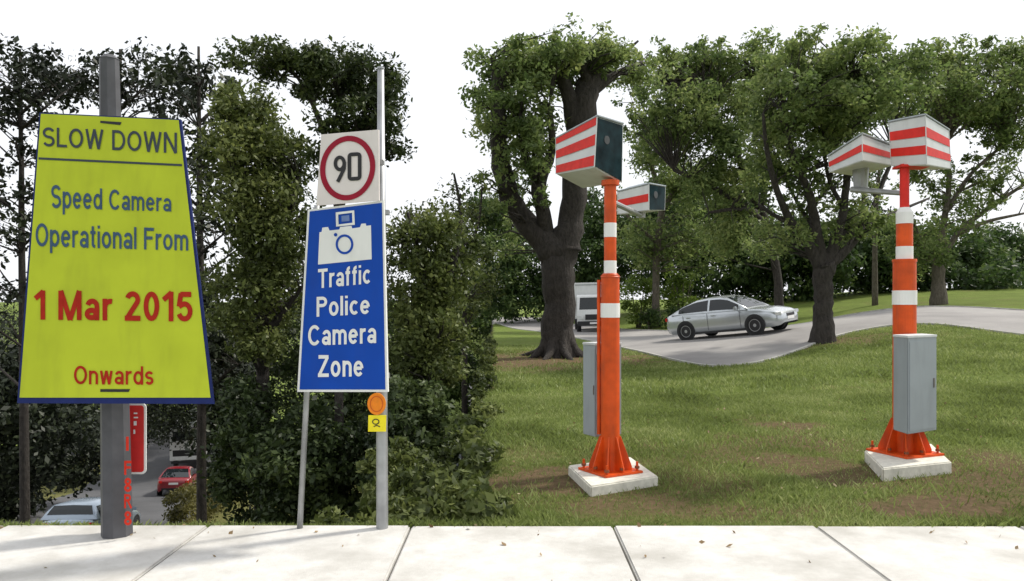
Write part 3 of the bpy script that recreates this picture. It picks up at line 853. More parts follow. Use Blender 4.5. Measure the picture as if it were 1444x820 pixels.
# cabinet behind the pole
ca = [P(822, 614, D3 + .28), P(846, 618, D3 + .14), P(876.5, 612, D3 + .24)]
def cabinet(px, ytop, ybot, Ds, parent, seam_face):
    B = [P(x, yb, D) for x, yb, D in zip(px, ybot, Ds)]; T = [P(x, yt, D) for x, yt, D in zip(px, ytop, Ds)]
    zt = sum(p.z for p in T) / 3; zb = sum(p.z for p in B) / 3
    for p in T: p.z = zt
    for p in B: p.z = zb
    B.append(B[0] + B[2] - B[1]); T.append(T[0] + T[2] - T[1])
    cb = MB().hexa(B, T).build('cabinet', M['cabinet'], parent, bevel=0.006)
    cen = sum(B + T, Vector()) / 8
    for p in T: p.z += .001
    MB().hexa([cen + (p - cen) * 1.03 + Vector((0, 0, (zt - cen.z) * -.03 - .004)) for p in T], [cen + (p - cen) * 1.03 + Vector((0, 0, (zt - cen.z) * -.03 + .02)) for p in T]).build('cabinet_lid', M['housing'], cb, bevel=0.004)
    i, j = seam_face; n = (B[j] - B[i]).cross(T[i] - B[i]).normalized()
    if n.dot(B[i] - cen) < 0: n = -n
    def pt(u, v, o=.004): return B[i].lerp(B[j], u).lerp(T[i].lerp(T[j], u), v) + n * o
    door = MB().slab([pt(.06, .03), pt(.95, .03), pt(.95, .96), pt(.06, .96)], n, 0.003).build('cabinet_door', M['cabinet'], cb)
    MB().slab([pt(.86, .46, .012), pt(.90, .46, .012), pt(.90, .56, .012), pt(.86, .56, .012)], n, 0.008).build('latch', M['steel'], cb)
    return cb
cabinet((822, 840, 876.5), (486, 487, 486), (613, 616, 613), (D3 + .34, D3 + .16, D3 + .30), c3, (0, 1))
for y in (505, 590):
    z = zpix(y, D3); MB().box((f.x - .02, f.y + .13, z), (0.14, 0.14, 0.05)).build('bracket', M['steel'], c3)
h3, T, B = housing([((784, 196), (784, 246), 7.85), ((842, 165), (838, 236), 7.2), ((878, 176), (876.5, 258), 7.5)],
                   [(0, .03, .24), (0, .44, .66), (0, .84, .995)], 'camera_housing', c3, glass_face=1)
MB().cyl(Vector((f.x, f.y, zpix(262, D3))), Vector((f.x, f.y, zpix(255, D3))), 0.085, 20).build('head_plate', M['orange'], c3)
h3b, T, B = housing([((871, 271), (871, 303), 8.75), ((915, 260), (915, 297), 8.35), ((938, 264), (937, 297), 8.6)],
                    [(0, .34, .64)], 'second_housing', c3, glass_face=1)
bc = sum(B, Vector()) / 4
MB().tube([Vector((f.x, f.y, bc.z - .03)), Vector((bc.x, bc.y, bc.z - .03)), ], [0.028, 0.028], 10).build('arm', M['galv'], c3)
MB().cyl(bc + Vector((0, 0, -.06)), bc + Vector((0, 0, .01)), 0.05, 12).build('arm_mount', M['galv'], c3)

# camera post with its cabinet in front
D4 = 8.12
f4 = (P(1275.5, 650, D4).x, D4, 0.12)
pad4 = [(3.74, 8.28), (3.50, 7.36), (4.33, 7.68), (4.66, 8.66)]
c4, f = installation('speed_camera_post', 'orange and white banded camera post with two striped housings, cabinet in front', f4, pad4, None, 'speed camera posts on the lawn')
ux = Vector((0.91, 0.36, 0)).normalized(); uy = Vector((-0.36, 0.91, 0)).normalized()
mrot = Matrix((ux, uy, Vector((0, 0, 1)))).transposed()
MB().box(f + Vector((0, 0, 0.012)), (0.52, 0.52, 0.022), mrot).build('flange', M['orange'], c4, bevel=0.003)
bolts(c4, f, 0.215, ux, uy)
fins(c4, f, 0.115, 0.25, 0.36, math.atan2(ux.y, ux.x))
def seg(y0, y1, r_, mt, nm, n=24):
    return MB().tube([Vector((f.x, f.y, zpix(y0, D4))), Vector((f.x, f.y, zpix(y1, D4)))], [r_, r_], n).build(nm, M[mt], c4)
MB().tube([f + Vector((0, 0, .02)), Vector((f.x, f.y, zpix(368, D4)))], [0.116, 0.112], 28).build('lower_pole', M['orange'], c4)
seg(430, 410, .119, 'white', 'white_band', 28)
seg(368.5, 300, .080, 'orange', 'upper_pole')
seg(368, 348, .083, 'white', 'white_band')
seg(316, 300, .083, 'white', 'white_band')
MB().tube([Vector((f.x, f.y, zpix(300, D4))), Vector((f.x, f.y, zpix(293, D4)))], [.083, .05], 24).build('collar', M['white'], c4)
seg(300, 232, .046, 'stripe', 'head_pole')
seg(370, 366, .118, 'orange', 'collar', 28)
cabinet((1259.5, 1280, 1321), (474, 480, 473), (602, 615, 609), (7.82, 7.55, 7.80), c4, (1, 2))
for y in (500, 590):
    z = zpix(y, D4); MB().box((f.x + .02, f.y - .14, z), (0.16, 0.12, 0.05)).build('bracket', M['steel'], c4)
h4, T, B = housing([((1253.5, 173), (1257, 235), 8.22), ((1305, 163), (1307, 233), 7.85), ((1338, 184), (1341, 239), 8.3)],
                   [(0, .22, .40), (0, .58, .78), (1, .20, .38), (1, .57, .77)], 'camera_housing', c4)
bc = sum(B, Vector()) / 4
MB().box((f.x + .08, f.y + .02, bc.z - .012), (0.30, 0.2, 0.024)).build('head_plate', M['stripe'], c4)
h4b, T, B = housing([((1168, 221), (1170, 244), 8.75), ((1216, 190), (1216, 227), 8.1), ((1258, 206), (1258, 234), 8.65)],
                    [(0, .36, .64), (1, .36, .64)], 'second_housing', c4)
bc = sum(B, Vector()) / 4
a0 = Vector((f.x, f.y, zpix(273, D4))); a1 = Vector((bc.x - .10, bc.y, zpix(259, D4) + .02))
MB().tube([a0, a0.lerp(a1, .5), a1], [0.026, 0.03, 0.034], 10).build('arm', M['galv'], c4)
MB().tube([Vector((bc.x, bc.y, a1.z - .03)), Vector((bc.x, bc.y, bc.z + .01))], [0.07, 0.09], 14).build('arm_mount', M['galv'], c4)

# ------------------------------------------------------------------ vehicles (built about the origin, nose along +x)
def local(o):
    o['_local'] = 1
    return o

def wheel(root, x, y, r=0.31, w=0.2):
    s_ = 1 if y > 0 else -1
    wh = MB().tube([(x, y - s_ * w, r), (x, y - s_ * .05, r)], [r * 0.55, r * 0.55], 16).build('wheel', M['trim'], root); local(wh)
    prof = [(w, r * .62), (w, r * .93), (w * .8, r), (w * .2, r), (0.0, r * .93), (0.0, r * .66)]
    b = MB(); n = 24; vs = []
    for (d, q) in prof:
        for k in range(n):
            t = 2 * math.pi * k / n; vs.append((x + q * math.cos(t), y - s_ * d, r + q * math.sin(t)))
    b.add(vs, [(i * n + k, i * n + (k + 1) % n, (i + 1) * n + (k + 1) % n, (i + 1) * n + k) for i in range(len(prof) - 1) for k in range(n)])
    b.build('tyre', M['tyre'], wh)
    b = MB()
    for k in range(7):
        t = 2 * math.pi * k / 7; d = Vector((math.cos(t), 0, math.sin(t))); e = Vector((-d.z, 0, d.x)) * r * .12
        c = Vector((x, y - s_ * .015, r))
        b.add([c + e * .7, c - e * .7, c + d * r * .66 - e, c + d * r * .66 + e], [(0, 1, 2, 3)])
    n = 20
    b.add([(x + r * .18 * math.cos(2 * math.pi * k / n), y - s_ * .01, r + r * .18 * math.sin(2 * math.pi * k / n)) for k in range(n)], [tuple(range(n))])
    v0 = [(x + r * q * math.cos(2 * math.pi * k / n), y - s_ * .008, r + r * q * math.sin(2 * math.pi * k / n)) for q in (.68, .60) for k in range(n)]
    b.add(v0, [(k, (k + 1) % n, n + (k + 1) % n, n + k) for k in range(n)])
    b.build('rim', M['rim'], wh)

def loft(stations):
    b = MB(); vs = []; m = len(stations[0])
    for s_ in stations: vs += s_
    fs = [(i * m + k, i * m + k + 1, (i + 1) * m + k + 1, (i + 1) * m + k) for i in range(len(stations) - 1) for k in range(m - 1)]
    fs.append(tuple(range(m))); fs.append(tuple((len(stations) - 1) * m + k for k in range(m)))
    return b.add(vs, fs)

def sedan(name, label, paint, loc, rz, estate=False, group=None):
    root = local(empty(name, loc, label, 'car', group, rz))
    # x, half width, bottom, waist, top
    st = [(-2.26, .60, .42, .62, .80), (-2.22, .76, .30, .66, .92), (-2.0, .85, .24, .70, .985), (-1.5, .875, .21, .70, 1.00), (-.8, .88, .19, .70, .965), (0, .88, .19, .68, .945),
          (.8, .88, .19, .68, .93), (1.15, .875, .20, .68, .915), (1.6, .86, .20, .66, .86), (2.0, .82, .22, .62, .765), (2.2, .72, .25, .56, .68), (2.28, .56, .32, .50, .60)]
    S_ = []
    for (x, w, zb, zm, zt) in st:
        h = [(w * .90, zb), (w * .985, zb + .10), (w, (zb + zm) / 2), (w * .995, zm), (w * .965, zt - .075), (w * .90, zt - .018), (w * .72, zt), (w * .3, zt + .012)]
        S_.append([(x, y, z) for y, z in h] + [(x, -y, z) for y, z in reversed(h)])
    body = local(loft(S_).build('body', M[paint], root, smooth=True))
    rr = -1.95 if not estate else -2.15
    rt = -.95 if not estate else -1.85
    # greenhouse as a loft from rear glass foot to windscreen foot
    gs = [(rr, .74, .97, .975), ((rr + rt) / 2, .735, .97, 1.235), (rt, .725, .95, 1.40), (-.45, .72, .94, 1.445), (.05, .72, .93, 1.43), (.35, .72, .925, 1.36), (.75, .725, .92, 1.15), (1.15, .73, .905, .92)]
    G = []
    for (x, w, zb, zt) in gs:
        k = (zt - zb) / .5
        wt = w + .09 - .20 * k
        h = [(w + .11, zb - .02), (w + .10 - .10 * k, zb + (zt - zb) * .5), (wt, zt - .04 * k), (wt - .08, zt - .008), (wt * .4, zt + .018 * k)]
        G.append([(x, y, z) for y, z in h] + [(x, -y, z) for y, z in reversed(h)])
    roof = local(loft(G).build('roof', M[paint], root, smooth=True))
    def side(x, f):      # point on the greenhouse side at x, height fraction f (0 belt .. 1 roof edge)
        for a, b_ in zip(gs[:-1], gs[1:]):
            if a[0] <= x <= b_[0]: break
        t = (x - a[0]) / (b_[0] - a[0]); w, zb, zt = [a[q] + (b_[q] - a[q]) * t for q in (1, 2, 3)]
        k = (zt - zb) / .5; wt = w + .09 - .20 * k
        if f < .5: y = (w + .11) + ((w + .10 - .10 * k) - (w + .11)) * f * 2; z = zb - .02 + ((zt - zb) * .5 + .02) * f * 2
        else: y = (w + .10 - .10 * k) + (wt - (w + .10 - .10 * k)) * (f - .5) * 2; z = zb + (zt - zb) * .5 + ((zt - .04 * k) - (zb + (zt - zb) * .5)) * (f - .5) * 2
        return y, z
    def glass(xa, xb, nm, sgn, lo=.12, hi=.90):
        n = 8; vs = []
        for k in range(n + 1):
            x = xa + (xb - xa) * k / n
            for f in (lo, .5, hi):
                y, z = side(x, f); vs.append((x, sgn * (y + .006), z + .002))
        MB().add(vs, [(3 * k + c, 3 * k + c + 1, 3 * k + 4 + c, 3 * k + 3 + c) for k in range(n) for c in range(2)]).build(nm, M['carglass'], root)
    for sgn in (-1, 1):
        glass(rr + .34, -.42, 'rear_side_window', sgn); glass(-.34, .80, 'front_side_window', sgn)
    def screen(xs_, nm):
        vs = []; cols = 6
        for x in xs_:
            for a, b_ in zip(gs[:-1], gs[1:]):
                if a[0] <= x <= b_[0]: break
            t = (x - a[0]) / (b_[0] - a[0]); w, zb, zt = [a[q] + (b_[q] - a[q]) * t for q in (1, 2, 3)]
            k = (zt - zb) / .5; wt = w + .09 - .20 * k - .09
            for c in range(cols + 1):
                u = -1 + 2 * c / cols
                zz = zt - .004 + .022 * k * (1 - abs(u)) + .010
                vs.append((x + (.008 if x > 0 else -.008), u * wt, zz))
        MB().add(vs, [(r_ * (cols + 1) + c, r_ * (cols + 1) + c + 1, (r_ + 1) * (cols + 1) + c + 1, (r_ + 1) * (cols + 1) + c) for r_ in range(len(xs_) - 1) for c in range(cols)]).build(nm, M['carglass'], root)
    screen([.30, .45, .75, 1.08], 'windscreen')
    screen([rr + .07, (rr + rt) / 2, rt - .04], 'rear_window')
    for x in (1.38, -1.36):
        for sgn in (-1, 1):
            n = 20
            o = MB().add([(x + .385 * math.cos(math.pi * 2 * k / n), sgn * .882, .33 + .385 * math.sin(math.pi * 2 * k / n)) for k in range(n)], [tuple(range(n))]).build('wheel_arch', M['trim'], root)
            wheel(root, x, sgn * .895, .325, .2)
    for sgn in (-1, 1):
        MB().box((2.13, sgn * .60, .63), (.22, .26, .12), Matrix.Rotation(sgn * -.5, 3, 'Z')).build('headlight', M['lamp'], root, bevel=.02)
        MB().box((-2.20, sgn * .64, .80), (.14, .24, .14), Matrix.Rotation(sgn * .35, 3, 'Z')).build('tail_light', M['taillamp'], root, bevel=.02)
        MB().box((.78, sgn * .97, .98), (.10, .17, .12)).build('mirror', M[paint], root, bevel=.025)
        for x in (-.42, .86, -1.42):
            MB().box((x, sgn * .882, .60), (.012, .006, .60)).build('door_seam', M['trim'], root)
        for x in (-.30, -1.25):
            MB().box((x + (.12 if x > -.5 else .05), sgn * .885, .80), (.17, .025, .03)).build('door_handle', M[paint], root, bevel=.006)
        MB().box((0, sgn * .862, .22), (2.0, .05, .07)).build('sill', M['trim'], root)
    MB().box((2.262, 0, .56), (.05, .62, .13)).build('grille', M['trim'], root, bevel=.015)
    MB().box((2.235, 0, .36), (.06, .95, .10)).build('air_intake', M['trim'], root, bevel=.015)
    MB().box((2.285, 0, .46), (.012, .48, .10)).build('number_plate', M['white'], root)
    MB().box((-2.265, 0, .72), (.014, .48, .11)).build('number_plate', M['white'], root)
    MB().box((-2.24, 0, .45), (.05, 1.2, .10)).build('bumper_trim', M['trim'], root, bevel=.01)
    return root

def lorry(name, label, loc, rz, group=None, rear=False):
    root = local(empty(name, loc, label, 'lorry', group, rz))
    prof = [(2.75, .45), (2.80, .95), (2.74, 1.25), (2.42, 2.02), (2.25, 2.12), (1.25, 2.12), (1.25, .45)]
    cab = local(MB().hexa([Vector((x, -.92, z)) for x, z in prof], [Vector((x, .92, z)) for x, z in prof]).build('cab', M['whitepaint'], root, bevel=.04))
    def on_screen(u, v, o=.012):
        x = 2.74 + (2.42 - 2.74) * v; z = 1.25 + .77 * v
        return Vector((x + o, u, z))
    n = Vector((.92, 0, .38))
    MB().slab([on_screen(-.80, .05), on_screen(.80, .05), on_screen(.74, .92), on_screen(-.74, .92)], n, .006).build('windscreen', M['carglass'], cab)
    for sgn in (-1, 1):
        pts = [(2.50, 1.28), (2.28, 1.95), (1.5, 1.95), (1.5, 1.28)]
        MB().poly([(x, sgn * .926, z) for x, z in pts]).build('side_window', M['carglass'], cab)
        MB().box((2.55, sgn * 1.08, 1.62), (.08, .14, .34)).build('mirror', M['trim'], root, bevel=.02)
        MB().box((2.79, sgn * .68, .82), (.06, .30, .16)).build('headlight', M['lamp'], root, bevel=.015)
        for x in (1.95, -1.9):
            wheel(root, x, sgn * .93, .40, .24)
    MB().box((2.81, 0, .86), (.03, .95, .30)).build('grille', M['trim'], cab)
    MB().box((2.80, 0, .50), (.14, 1.84, .26)).build('bumper', M['trim'], root, bevel=.03)
    MB().box((2.885, 0, .52), (.012, .46, .10)).build('number_plate', M['white'], root)
    MB().box((-.2, 0, .62), (5.0, .80, .20)).build('chassis', M['trim'], root)
    bx = local(MB().box((-1.05, 0, 1.78), (4.3, 2.05, 2.1)).build('cargo_box', M['whitepaint'], root, bevel=.03))
    MB().box((1.11, 0, 2.70), (.03, 1.9, .06)).build('box_trim', M['galv'], bx)
    MB().poly([(-3.204, -.85, 2.0), (-3.204, .85, 2.0), (-3.204, .85, 2.6), (-3.204, -.85, 2.6)]).build('rear_panel', M['carglass'], bx)
    MB().poly([(-3.204, -.85, 1.0), (-3.204, .85, 1.0), (-3.204, .85, 1.4), (-3.204, -.85, 1.4)]).build('rear_panel', M['trim'], bx)
    MB().box((-3.22, 0, .62), (.05, 1.9, .14)).build('rear_bar', M['trim'], root)
    return root

def tilt_to_ground(o, L=1.3):
    x, y = o.location.x, o.location.y; a = o.rotation_euler.z
    dx, dy = math.cos(a) * L, math.sin(a) * L
    zf, zb = tz(x + dx, y + dy), tz(x - dx, y - dy)
    wx, wy = -math.sin(a) * .8, math.cos(a) * .8
    zl, zr = tz(x + wx, y + wy), tz(x - wx, y - wy)
    o.rotation_euler = (math.atan2(zl - zr, 1.6), -math.atan2(zf - zb, 2 * L), a)
    o.location.z = (zf + zb) / 2 + 0.032

v = sedan('parked_car', 'silver sedan on the road beside the big tree lawn', 'silver', (8.0, 28.3, 0), R(-45)); v.name = 'silver_sedan'; tilt_to_ground(v)
v = lorry('lorry', 'white box lorry coming along the road behind the big tree', (4.75, 46.5, 0), R(-93)); tilt_to_ground(v, 1.9)
v = sedan('car', 'pale blue grey car on the sunken road beside the sign pole', 'bluepaint', (-14.2, 26.5, 0), R(97), True); tilt_to_ground(v)
v = sedan('car', 'dark red car on the sunken road near the straw hedge', 'redpaint', (-19.0, 44.5, 0), R(105)); tilt_to_ground(v)
v = lorry('lorry', 'lorry with dark rear panels ahead of the dark red car', (-21.9, 53.5, 0), R(106)); tilt_to_ground(v, 1.9)
v = sedan('car', 'dark grey car on the pale side lane below the lawn', 'darkpaint', (-2.95, 52.0, 0), R(-95), True); tilt_to_ground(v)

# ------------------------------------------------------------------ foliage
def leaves(cen, rad, per, size, seed, flat=0.75, shell=0.55, aspect=0.5, keep=None):
    """leaf quads scattered through blobs; cen (n,3), rad (n,)"""
    r = np.random.RandomState(seed)
    cen = np.asarray(cen, float); rad = np.asarray(rad, float)
    idx = np.repeat(np.arange(len(cen)), per)
    N = len(idx)
    d = r.normal(size=(N, 3)); d /= np.linalg.norm(d, axis=1)[:, None]
    q = r.rand(N) ** shell
    p = cen[idx] + d * (q * rad[idx])[:, None] * np.array([1, 1, flat])
    if keep is not None:
        k = keep(p); p = p[k]; d = d[k]; N = len(p)
    n = r.normal(size=(N, 3)) * 0.9 + np.array([0, 0, 0.55]) + d * 0.5
    n /= np.linalg.norm(n, axis=1)[:, None]
    t = r.normal(size=(N, 3)); t -= n * (t * n).sum(1)[:, None]; t /= np.linalg.norm(t, axis=1)[:, None]
    s_ = np.cross(n, t)
    L = size * (0.5 + 0.5 * r.rand(N) + 0.8 * r.rand(N) ** 4)[:, None]
    vs = np.stack([p - t * L * .5, p + s_ * L * aspect * .5 - t * L * .06, p + t * L * .5, p - s_ * L * aspect * .5 - t * L * .06], 1)
    return vs

def quads_mesh(name, vs):
    N = len(vs)
    me = bpy.data.meshes.new(name)
    me.vertices.add(4 * N); me.vertices.foreach_set('co', vs.reshape(-1).astype(np.float32))
    me.loops.add(4 * N); me.loops.foreach_set('vertex_index', np.arange(4 * N, dtype=np.int32))
    me.polygons.add(N); me.polygons.foreach_set('loop_start', np.arange(0, 4 * N, 4, dtype=np.int32)); me.polygons.foreach_set('loop_total', np.full(N, 4, np.int32))
    me.update()
    return me

def blob(px, py, D, rx, ry, rd, n, seed):
    """n clump centres inside an ellipsoid whose outline is given in the photograph's pixels at distance D"""
    r = np.random.RandomState(seed)
    d = r.normal(size=(n, 3)); d /= np.linalg.norm(d, axis=1)[:, None]
    d *= (r.rand(n) ** 0.42)[:, None]
    c = np.array(P(px, py, D))
    return c + d * np.array([rx / F0 * D, rd, ry / F0 * D])

NTRI = [0]
def tree(name, label, limbs, crown, leafmat, bark, leaf=0.16, seed=1, twig=True, group=None, twr=0.02, cat='tree'):
    """limbs: list of (points, radii); crown: list of (centres, clump radius, leaves per clump)"""
    r = random.Random(seed)
    foot = Vector(limbs[0][0][0])
    root = empty(name, foot, label, cat, group)
    b = MB(); nodes = []
    for pts, rad in limbs:
        pts = [Vector(p) for p in pts]
        # subdivide with a Catmull-Rom curve
        P2 = []; R2 = []
        ext = [pts[0] * 2 - pts[1]] + pts + [pts[-1] * 2 - pts[-2]]
        for k in range(len(pts) - 1):
            a0, a1, a2, a3 = ext[k:k + 4]
            for s_ in range(4):
                t = s_ / 4
                p = 0.5 * ((2 * a1) + (a2 - a0) * t + (2 * a0 - 5 * a1 + 4 * a2 - a3) * t * t + (3 * a1 - a0 - 3 * a2 + a3) * t ** 3)
                rr = rad[k] + (rad[k + 1] - rad[k]) * t
                p += Vector((r.uniform(-1, 1), r.uniform(-1, 1), 0)) * rr * 0.12
                P2.append(p); R2.append(rr)
        P2.append(pts[-1]); R2.append(rad[-1])
        b.tube(P2, R2, 10, wob=0.10)
        nodes += list(zip(P2, R2))[2:]
    vs = []
    na = np.array([tuple(p) for p, _ in nodes])
    for ci, (cen, cr, per) in enumerate(crown):
        if leafmat == 'leaf_rain': cr, per = cr * 0.95, int(per * 0.88)
        rad = cr * (0.65 + 0.7 * np.random.RandomState(seed * 31 + ci).rand(len(cen)))
        vs.append(leaves(cen, rad, per, leaf, seed * 17 + ci))
        if twig:
            for c in cen:
                cc = np.array(c)
                dd = np.linalg.norm(na - cc, axis=1) + np.maximum(0, na[:, 2] - cc[2] + 0.3) * 1.5
                k = int(np.argmin(dd)); a = Vector(na[k]); e = Vector(c)
                mid = a.lerp(e, .5) + Vector((r.uniform(-.12, .12), r.uniform(-.12, .12), r.uniform(-.02, .15))) * (e - a).length
                r0 = min(nodes[k][1] * .5, twr * (1.2 + (e - a).length * .35))
                b.tube([a, mid, e], [r0, r0 * .6, r0 * .22], 5, cap=False)
    b.build('trunk', M[bark], root, smooth=True)
    vs = np.concatenate(vs) - np.array(foot)
    root['_local'] = 1
    me = quads_mesh('crown', vs)
    me.materials.append(M[leafmat])
    o = bpy.data.objects.new('crown', me); C.objects.link(o); o.parent = root
    NTRI[0] += len(vs) * 2
    del root['_local']
    return root

def mass(name, label, cat, crown, leafmat, leaf, seed, parent=None, kind='stuff'):
    vs = np.concatenate([leaves(cen, cr * (0.7 + 0.6 * np.random.RandomState(seed + k).rand(len(cen))), per, leaf, seed * 13 + k) for k, (cen, cr, per) in enumerate(crown)])
    o = link(name, quads_mesh(name, vs), M[leafmat])
    NTRI[0] += len(vs) * 2
    return prop(o, label, cat, kind=kind)

def limb(spec):
    """spec rows px, py, D, width in px -> points and radii"""
    return ([P(a, b_, D) for a, b_, D, w in spec], [w / F0 * D / 2 for a, b_, D, w in spec])

def rooted(spec):
    p, r_ = limb(spec)
    p[0] = Vector((p[0].x, p[0].y, tz(p[0].x, p[0].y) - 0.15))
    return p, r_

def spray(px, py, D, rx, ry, rd, n, seed):
    return (blob(px, py, D, rx, ry, rd, n, seed), 0.30, 42)
# --- the big rain tree beside the lens-window camera
D = 25.0
limbs = [rooted([(787, 506, D, 58), (787, 480, D, 48), (788, 430, D, 44), (788, 380, D, 47), (792, 345, D, 50)]),
         limb([(785, 360, D, 50), (752, 325, D, 34), (724, 290, D, 29), (707, 235, D - .5, 27), (703, 160, D - 1, 22), (700, 100, D - 1.2, 14), (694, 78, D - 1.5, 6)]),
         limb([(793, 355, D, 50), (806, 310, D, 36), (812, 250, D, 34), (818, 190, D, 38), (826, 130, D, 36), (842, 92, D + .3, 18), (856, 62, D + .5, 6)]), limb([(830, 122, D, 18), (822, 92, D - .4, 10), (826, 62, D - .6, 4)]), limb([(842, 95, D + .3, 11), (876, 78, D, 6), (900, 58, D, 3)]),
         limb([(816, 195, D, 30), (800, 130, D - .3, 20), (782, 88, D - .6, 14), (774, 70, D - .8, 6)]),
         limb([(770, 335, D, 24), (764, 290, D - .5, 20), (760, 255, D - .6, 22), (778, 215, D - .8, 12), (775, 150, D - 1, 8)]),
         limb([(760, 262, D - .6, 16), (742, 225, D - 1, 11), (735, 160, D - 1.2, 8)]),
         limb([(826, 135, D, 22), (868, 105, D + 1, 10), (905, 88, D + 2, 5)])]
for k, a in enumerate((200, 245, 285, 330, 20, 150)):
    ca_, sa_ = math.cos(R(a)), math.sin(R(a)); bx_, by_ = limbs[0][0][0].x, limbs[0][0][0].y; l_ = 1.05 + .25 * (k % 3)
    limbs.append(([Vector((bx_ + ca_ * .25, by_ + sa_ * .25, tz(bx_, by_) + .75)), Vector((bx_ + ca_ * .62, by_ + sa_ * .62, tz(bx_, by_) + .18)), Vector((bx_ + ca_ * l_, by_ + sa_ * l_, tz(bx_, by_) - .1))], [.20, .14, .05]))
crown = [(blob(722, 150, D - 1, 62, 58, 2.6, 46, 1), 0.55, 150), (blob(765, 98, D - .5, 95, 22, 3, 36, 2), 0.5, 150), (blob(755, 205, D - 1.2, 40, 45, 1.6, 18, 3), 0.45, 100),
         (blob(890, 95, D + 1, 40, 14, 2, 12, 4), 0.42, 90), (blob(845, 82, D + .3, 46, 16, 1.4, 26, 7), 0.42, 130), (blob(800, 84, D - .4, 50, 14, 1.4, 18, 8), 0.4, 120), (blob(905, 120, D + 6, 40, 40, 2, 14, 9), 0.5, 80), (blob(735, 84, D - .5, 40, 16, 1.5, 12, 10), .4, 100), spray(790, 86, D, 130, 30, 3, 60, 401), spray(720, 250, D - 1, 60, 70, 2, 40, 402), (blob(725, 345, D + 3, 40, 34, 1.5, 8, 5), 0.5, 90), (blob(757, 238, D - .9, 9, 18, .4, 6, 6), 0.26, 80)]
tree('rain_tree', 'big dark forked rain tree on the lawn beside the orange camera post', limbs, crown, 'leaf_rain', 'bark', 0.17, 11)

# --- trees over the far side of the road, right of the big tree
D = 46.0
limbs = [rooted([(926, 462, D, 12), (925, 400, D, 10), (928, 340, D, 10), (935, 280, D, 9)]), limb([(932, 300, D, 9), (965, 250, D - 1, 7), (1005, 220, D - 2, 5)]), limb([(935, 285, D, 8), (915, 220, D, 6), (905, 160, D, 4)]),
         limb([(928, 345, D, 7), (900, 320, D, 5), (880, 300, D, 3)])]
crown = [(blob(925, 205, D, 45, 45, 3, 34, 21), .9, 150), (blob(965, 265, D - 1, 50, 45, 3, 34, 22), .95, 140), (blob(905, 345, D, 48, 38, 2.5, 26, 23), .95, 120), (blob(985, 345, D, 50, 40, 2.5, 24, 24), .95, 120)]
tree('roadside_tree', 'slender tree with open crown behind the second camera housing', limbs, crown, 'leaf_rain', 'barkpale', 0.25, 12)
D = 38.0
limbs = [rooted([(1100, 470, D, 15), (1097, 400, D, 12), (1086, 330, D, 11), (1070, 290, D, 10)]), limb([(1085, 320, D, 9), (1050, 292, D - 1, 8), (1000, 262, D - 1.5, 7), (950, 240, D - 2, 5)]), limb([(1070, 292, D, 10), (1040, 220, D - 1, 10), (1000, 150, D - 1.5, 7)]),
         limb([(1075, 292, D, 9), (1085, 200, D, 9), (1080, 110, D, 6)]), limb([(1070, 300, D, 8), (1040, 295, D - 2, 6), (1000, 300, D - 2, 4)])]
crown = [(blob(990, 165, D - 1, 78, 50, 4, 70, 31), .8, 150), (blob(1030, 245, D - 1.5, 62, 48, 3, 54, 32), .8, 140), (blob(1030, 108, D, 85, 24, 4, 44, 33), .7, 140), (blob(1040, 330, D - 1, 50, 36, 2.5, 34, 34), .8, 120), (blob(945, 200, D, 40, 38, 3, 22, 35), .7, 110), (blob(960, 100, D, 70, 14, 3, 26, 36), .6, 120), (blob(1070, 190, D, 40, 70, 3, 30, 37), .7, 120), (blob(990, 84, D, 34, 18, 2, 14, 38), .7, 110), (blob(1065, 80, D, 30, 20, 2, 14, 39), .7, 110), spray(960, 90, D, 110, 30, 3, 60, 403), spray(930, 150, D - 1, 60, 70, 3, 50, 404)]
tree('roadside_tree', 'broad tree arching over the silver sedan from beyond the road', limbs, crown, 'leaf_rain', 'bark', 0.22, 13)

# --- rain tree left of the banded camera post
D = 23.0
limbs = [rooted([(1161, 474, D, 40), (1161, 450, D, 28), (1161, 420, D, 26), (1161, 390, D, 28), (1162, 374, D, 31)]),
         limb([(1158, 380, D, 20), (1140, 345, D, 15), (1116, 315, D, 12), (1096, 270, D - .6, 9), (1082, 215, D - 1, 7), (1076, 160, D - 1.3, 4)]),
         limb([(1116, 316, D, 9), (1094, 305, D, 6), (1070, 290, D, 4)]),
         limb([(1160, 378, D, 22), (1150, 320, D, 15), (1140, 270, D - .5, 11), (1118, 220, D - 1, 8), (1105, 160, D - 1, 5)]), limb([(1150, 325, D, 7), (1128, 292, D + 1, 5), (1100, 240, D + 1.5, 3)]), limb([(1178, 345, D, 7), (1215, 290, D + 1, 5), (1228, 230, D + 1.5, 3)]),
         limb([(1163, 378, D, 22), (1178, 340, D, 15), (1190, 290, D, 11), (1196, 230, D, 10), (1200, 170, D, 9), (1198, 110, D, 5)]),
         limb([(1166, 376, D, 18), (1196, 350, D, 12), (1222, 315, D + .5, 9), (1240, 270, D + 1, 7), (1262, 215, D + 1.4, 5)]),
         limb([(1190, 295, D, 7), (1168, 250, D, 5), (1160, 190, D, 4)]), limb([(1145, 290, D, 7), (1168, 262, D + 1, 5), (1180, 210, D + 1.5, 4)]),
         limb([(1222, 318, D, 6), (1262, 300, D + 1, 5), (1310, 280, D + 2, 3)])]
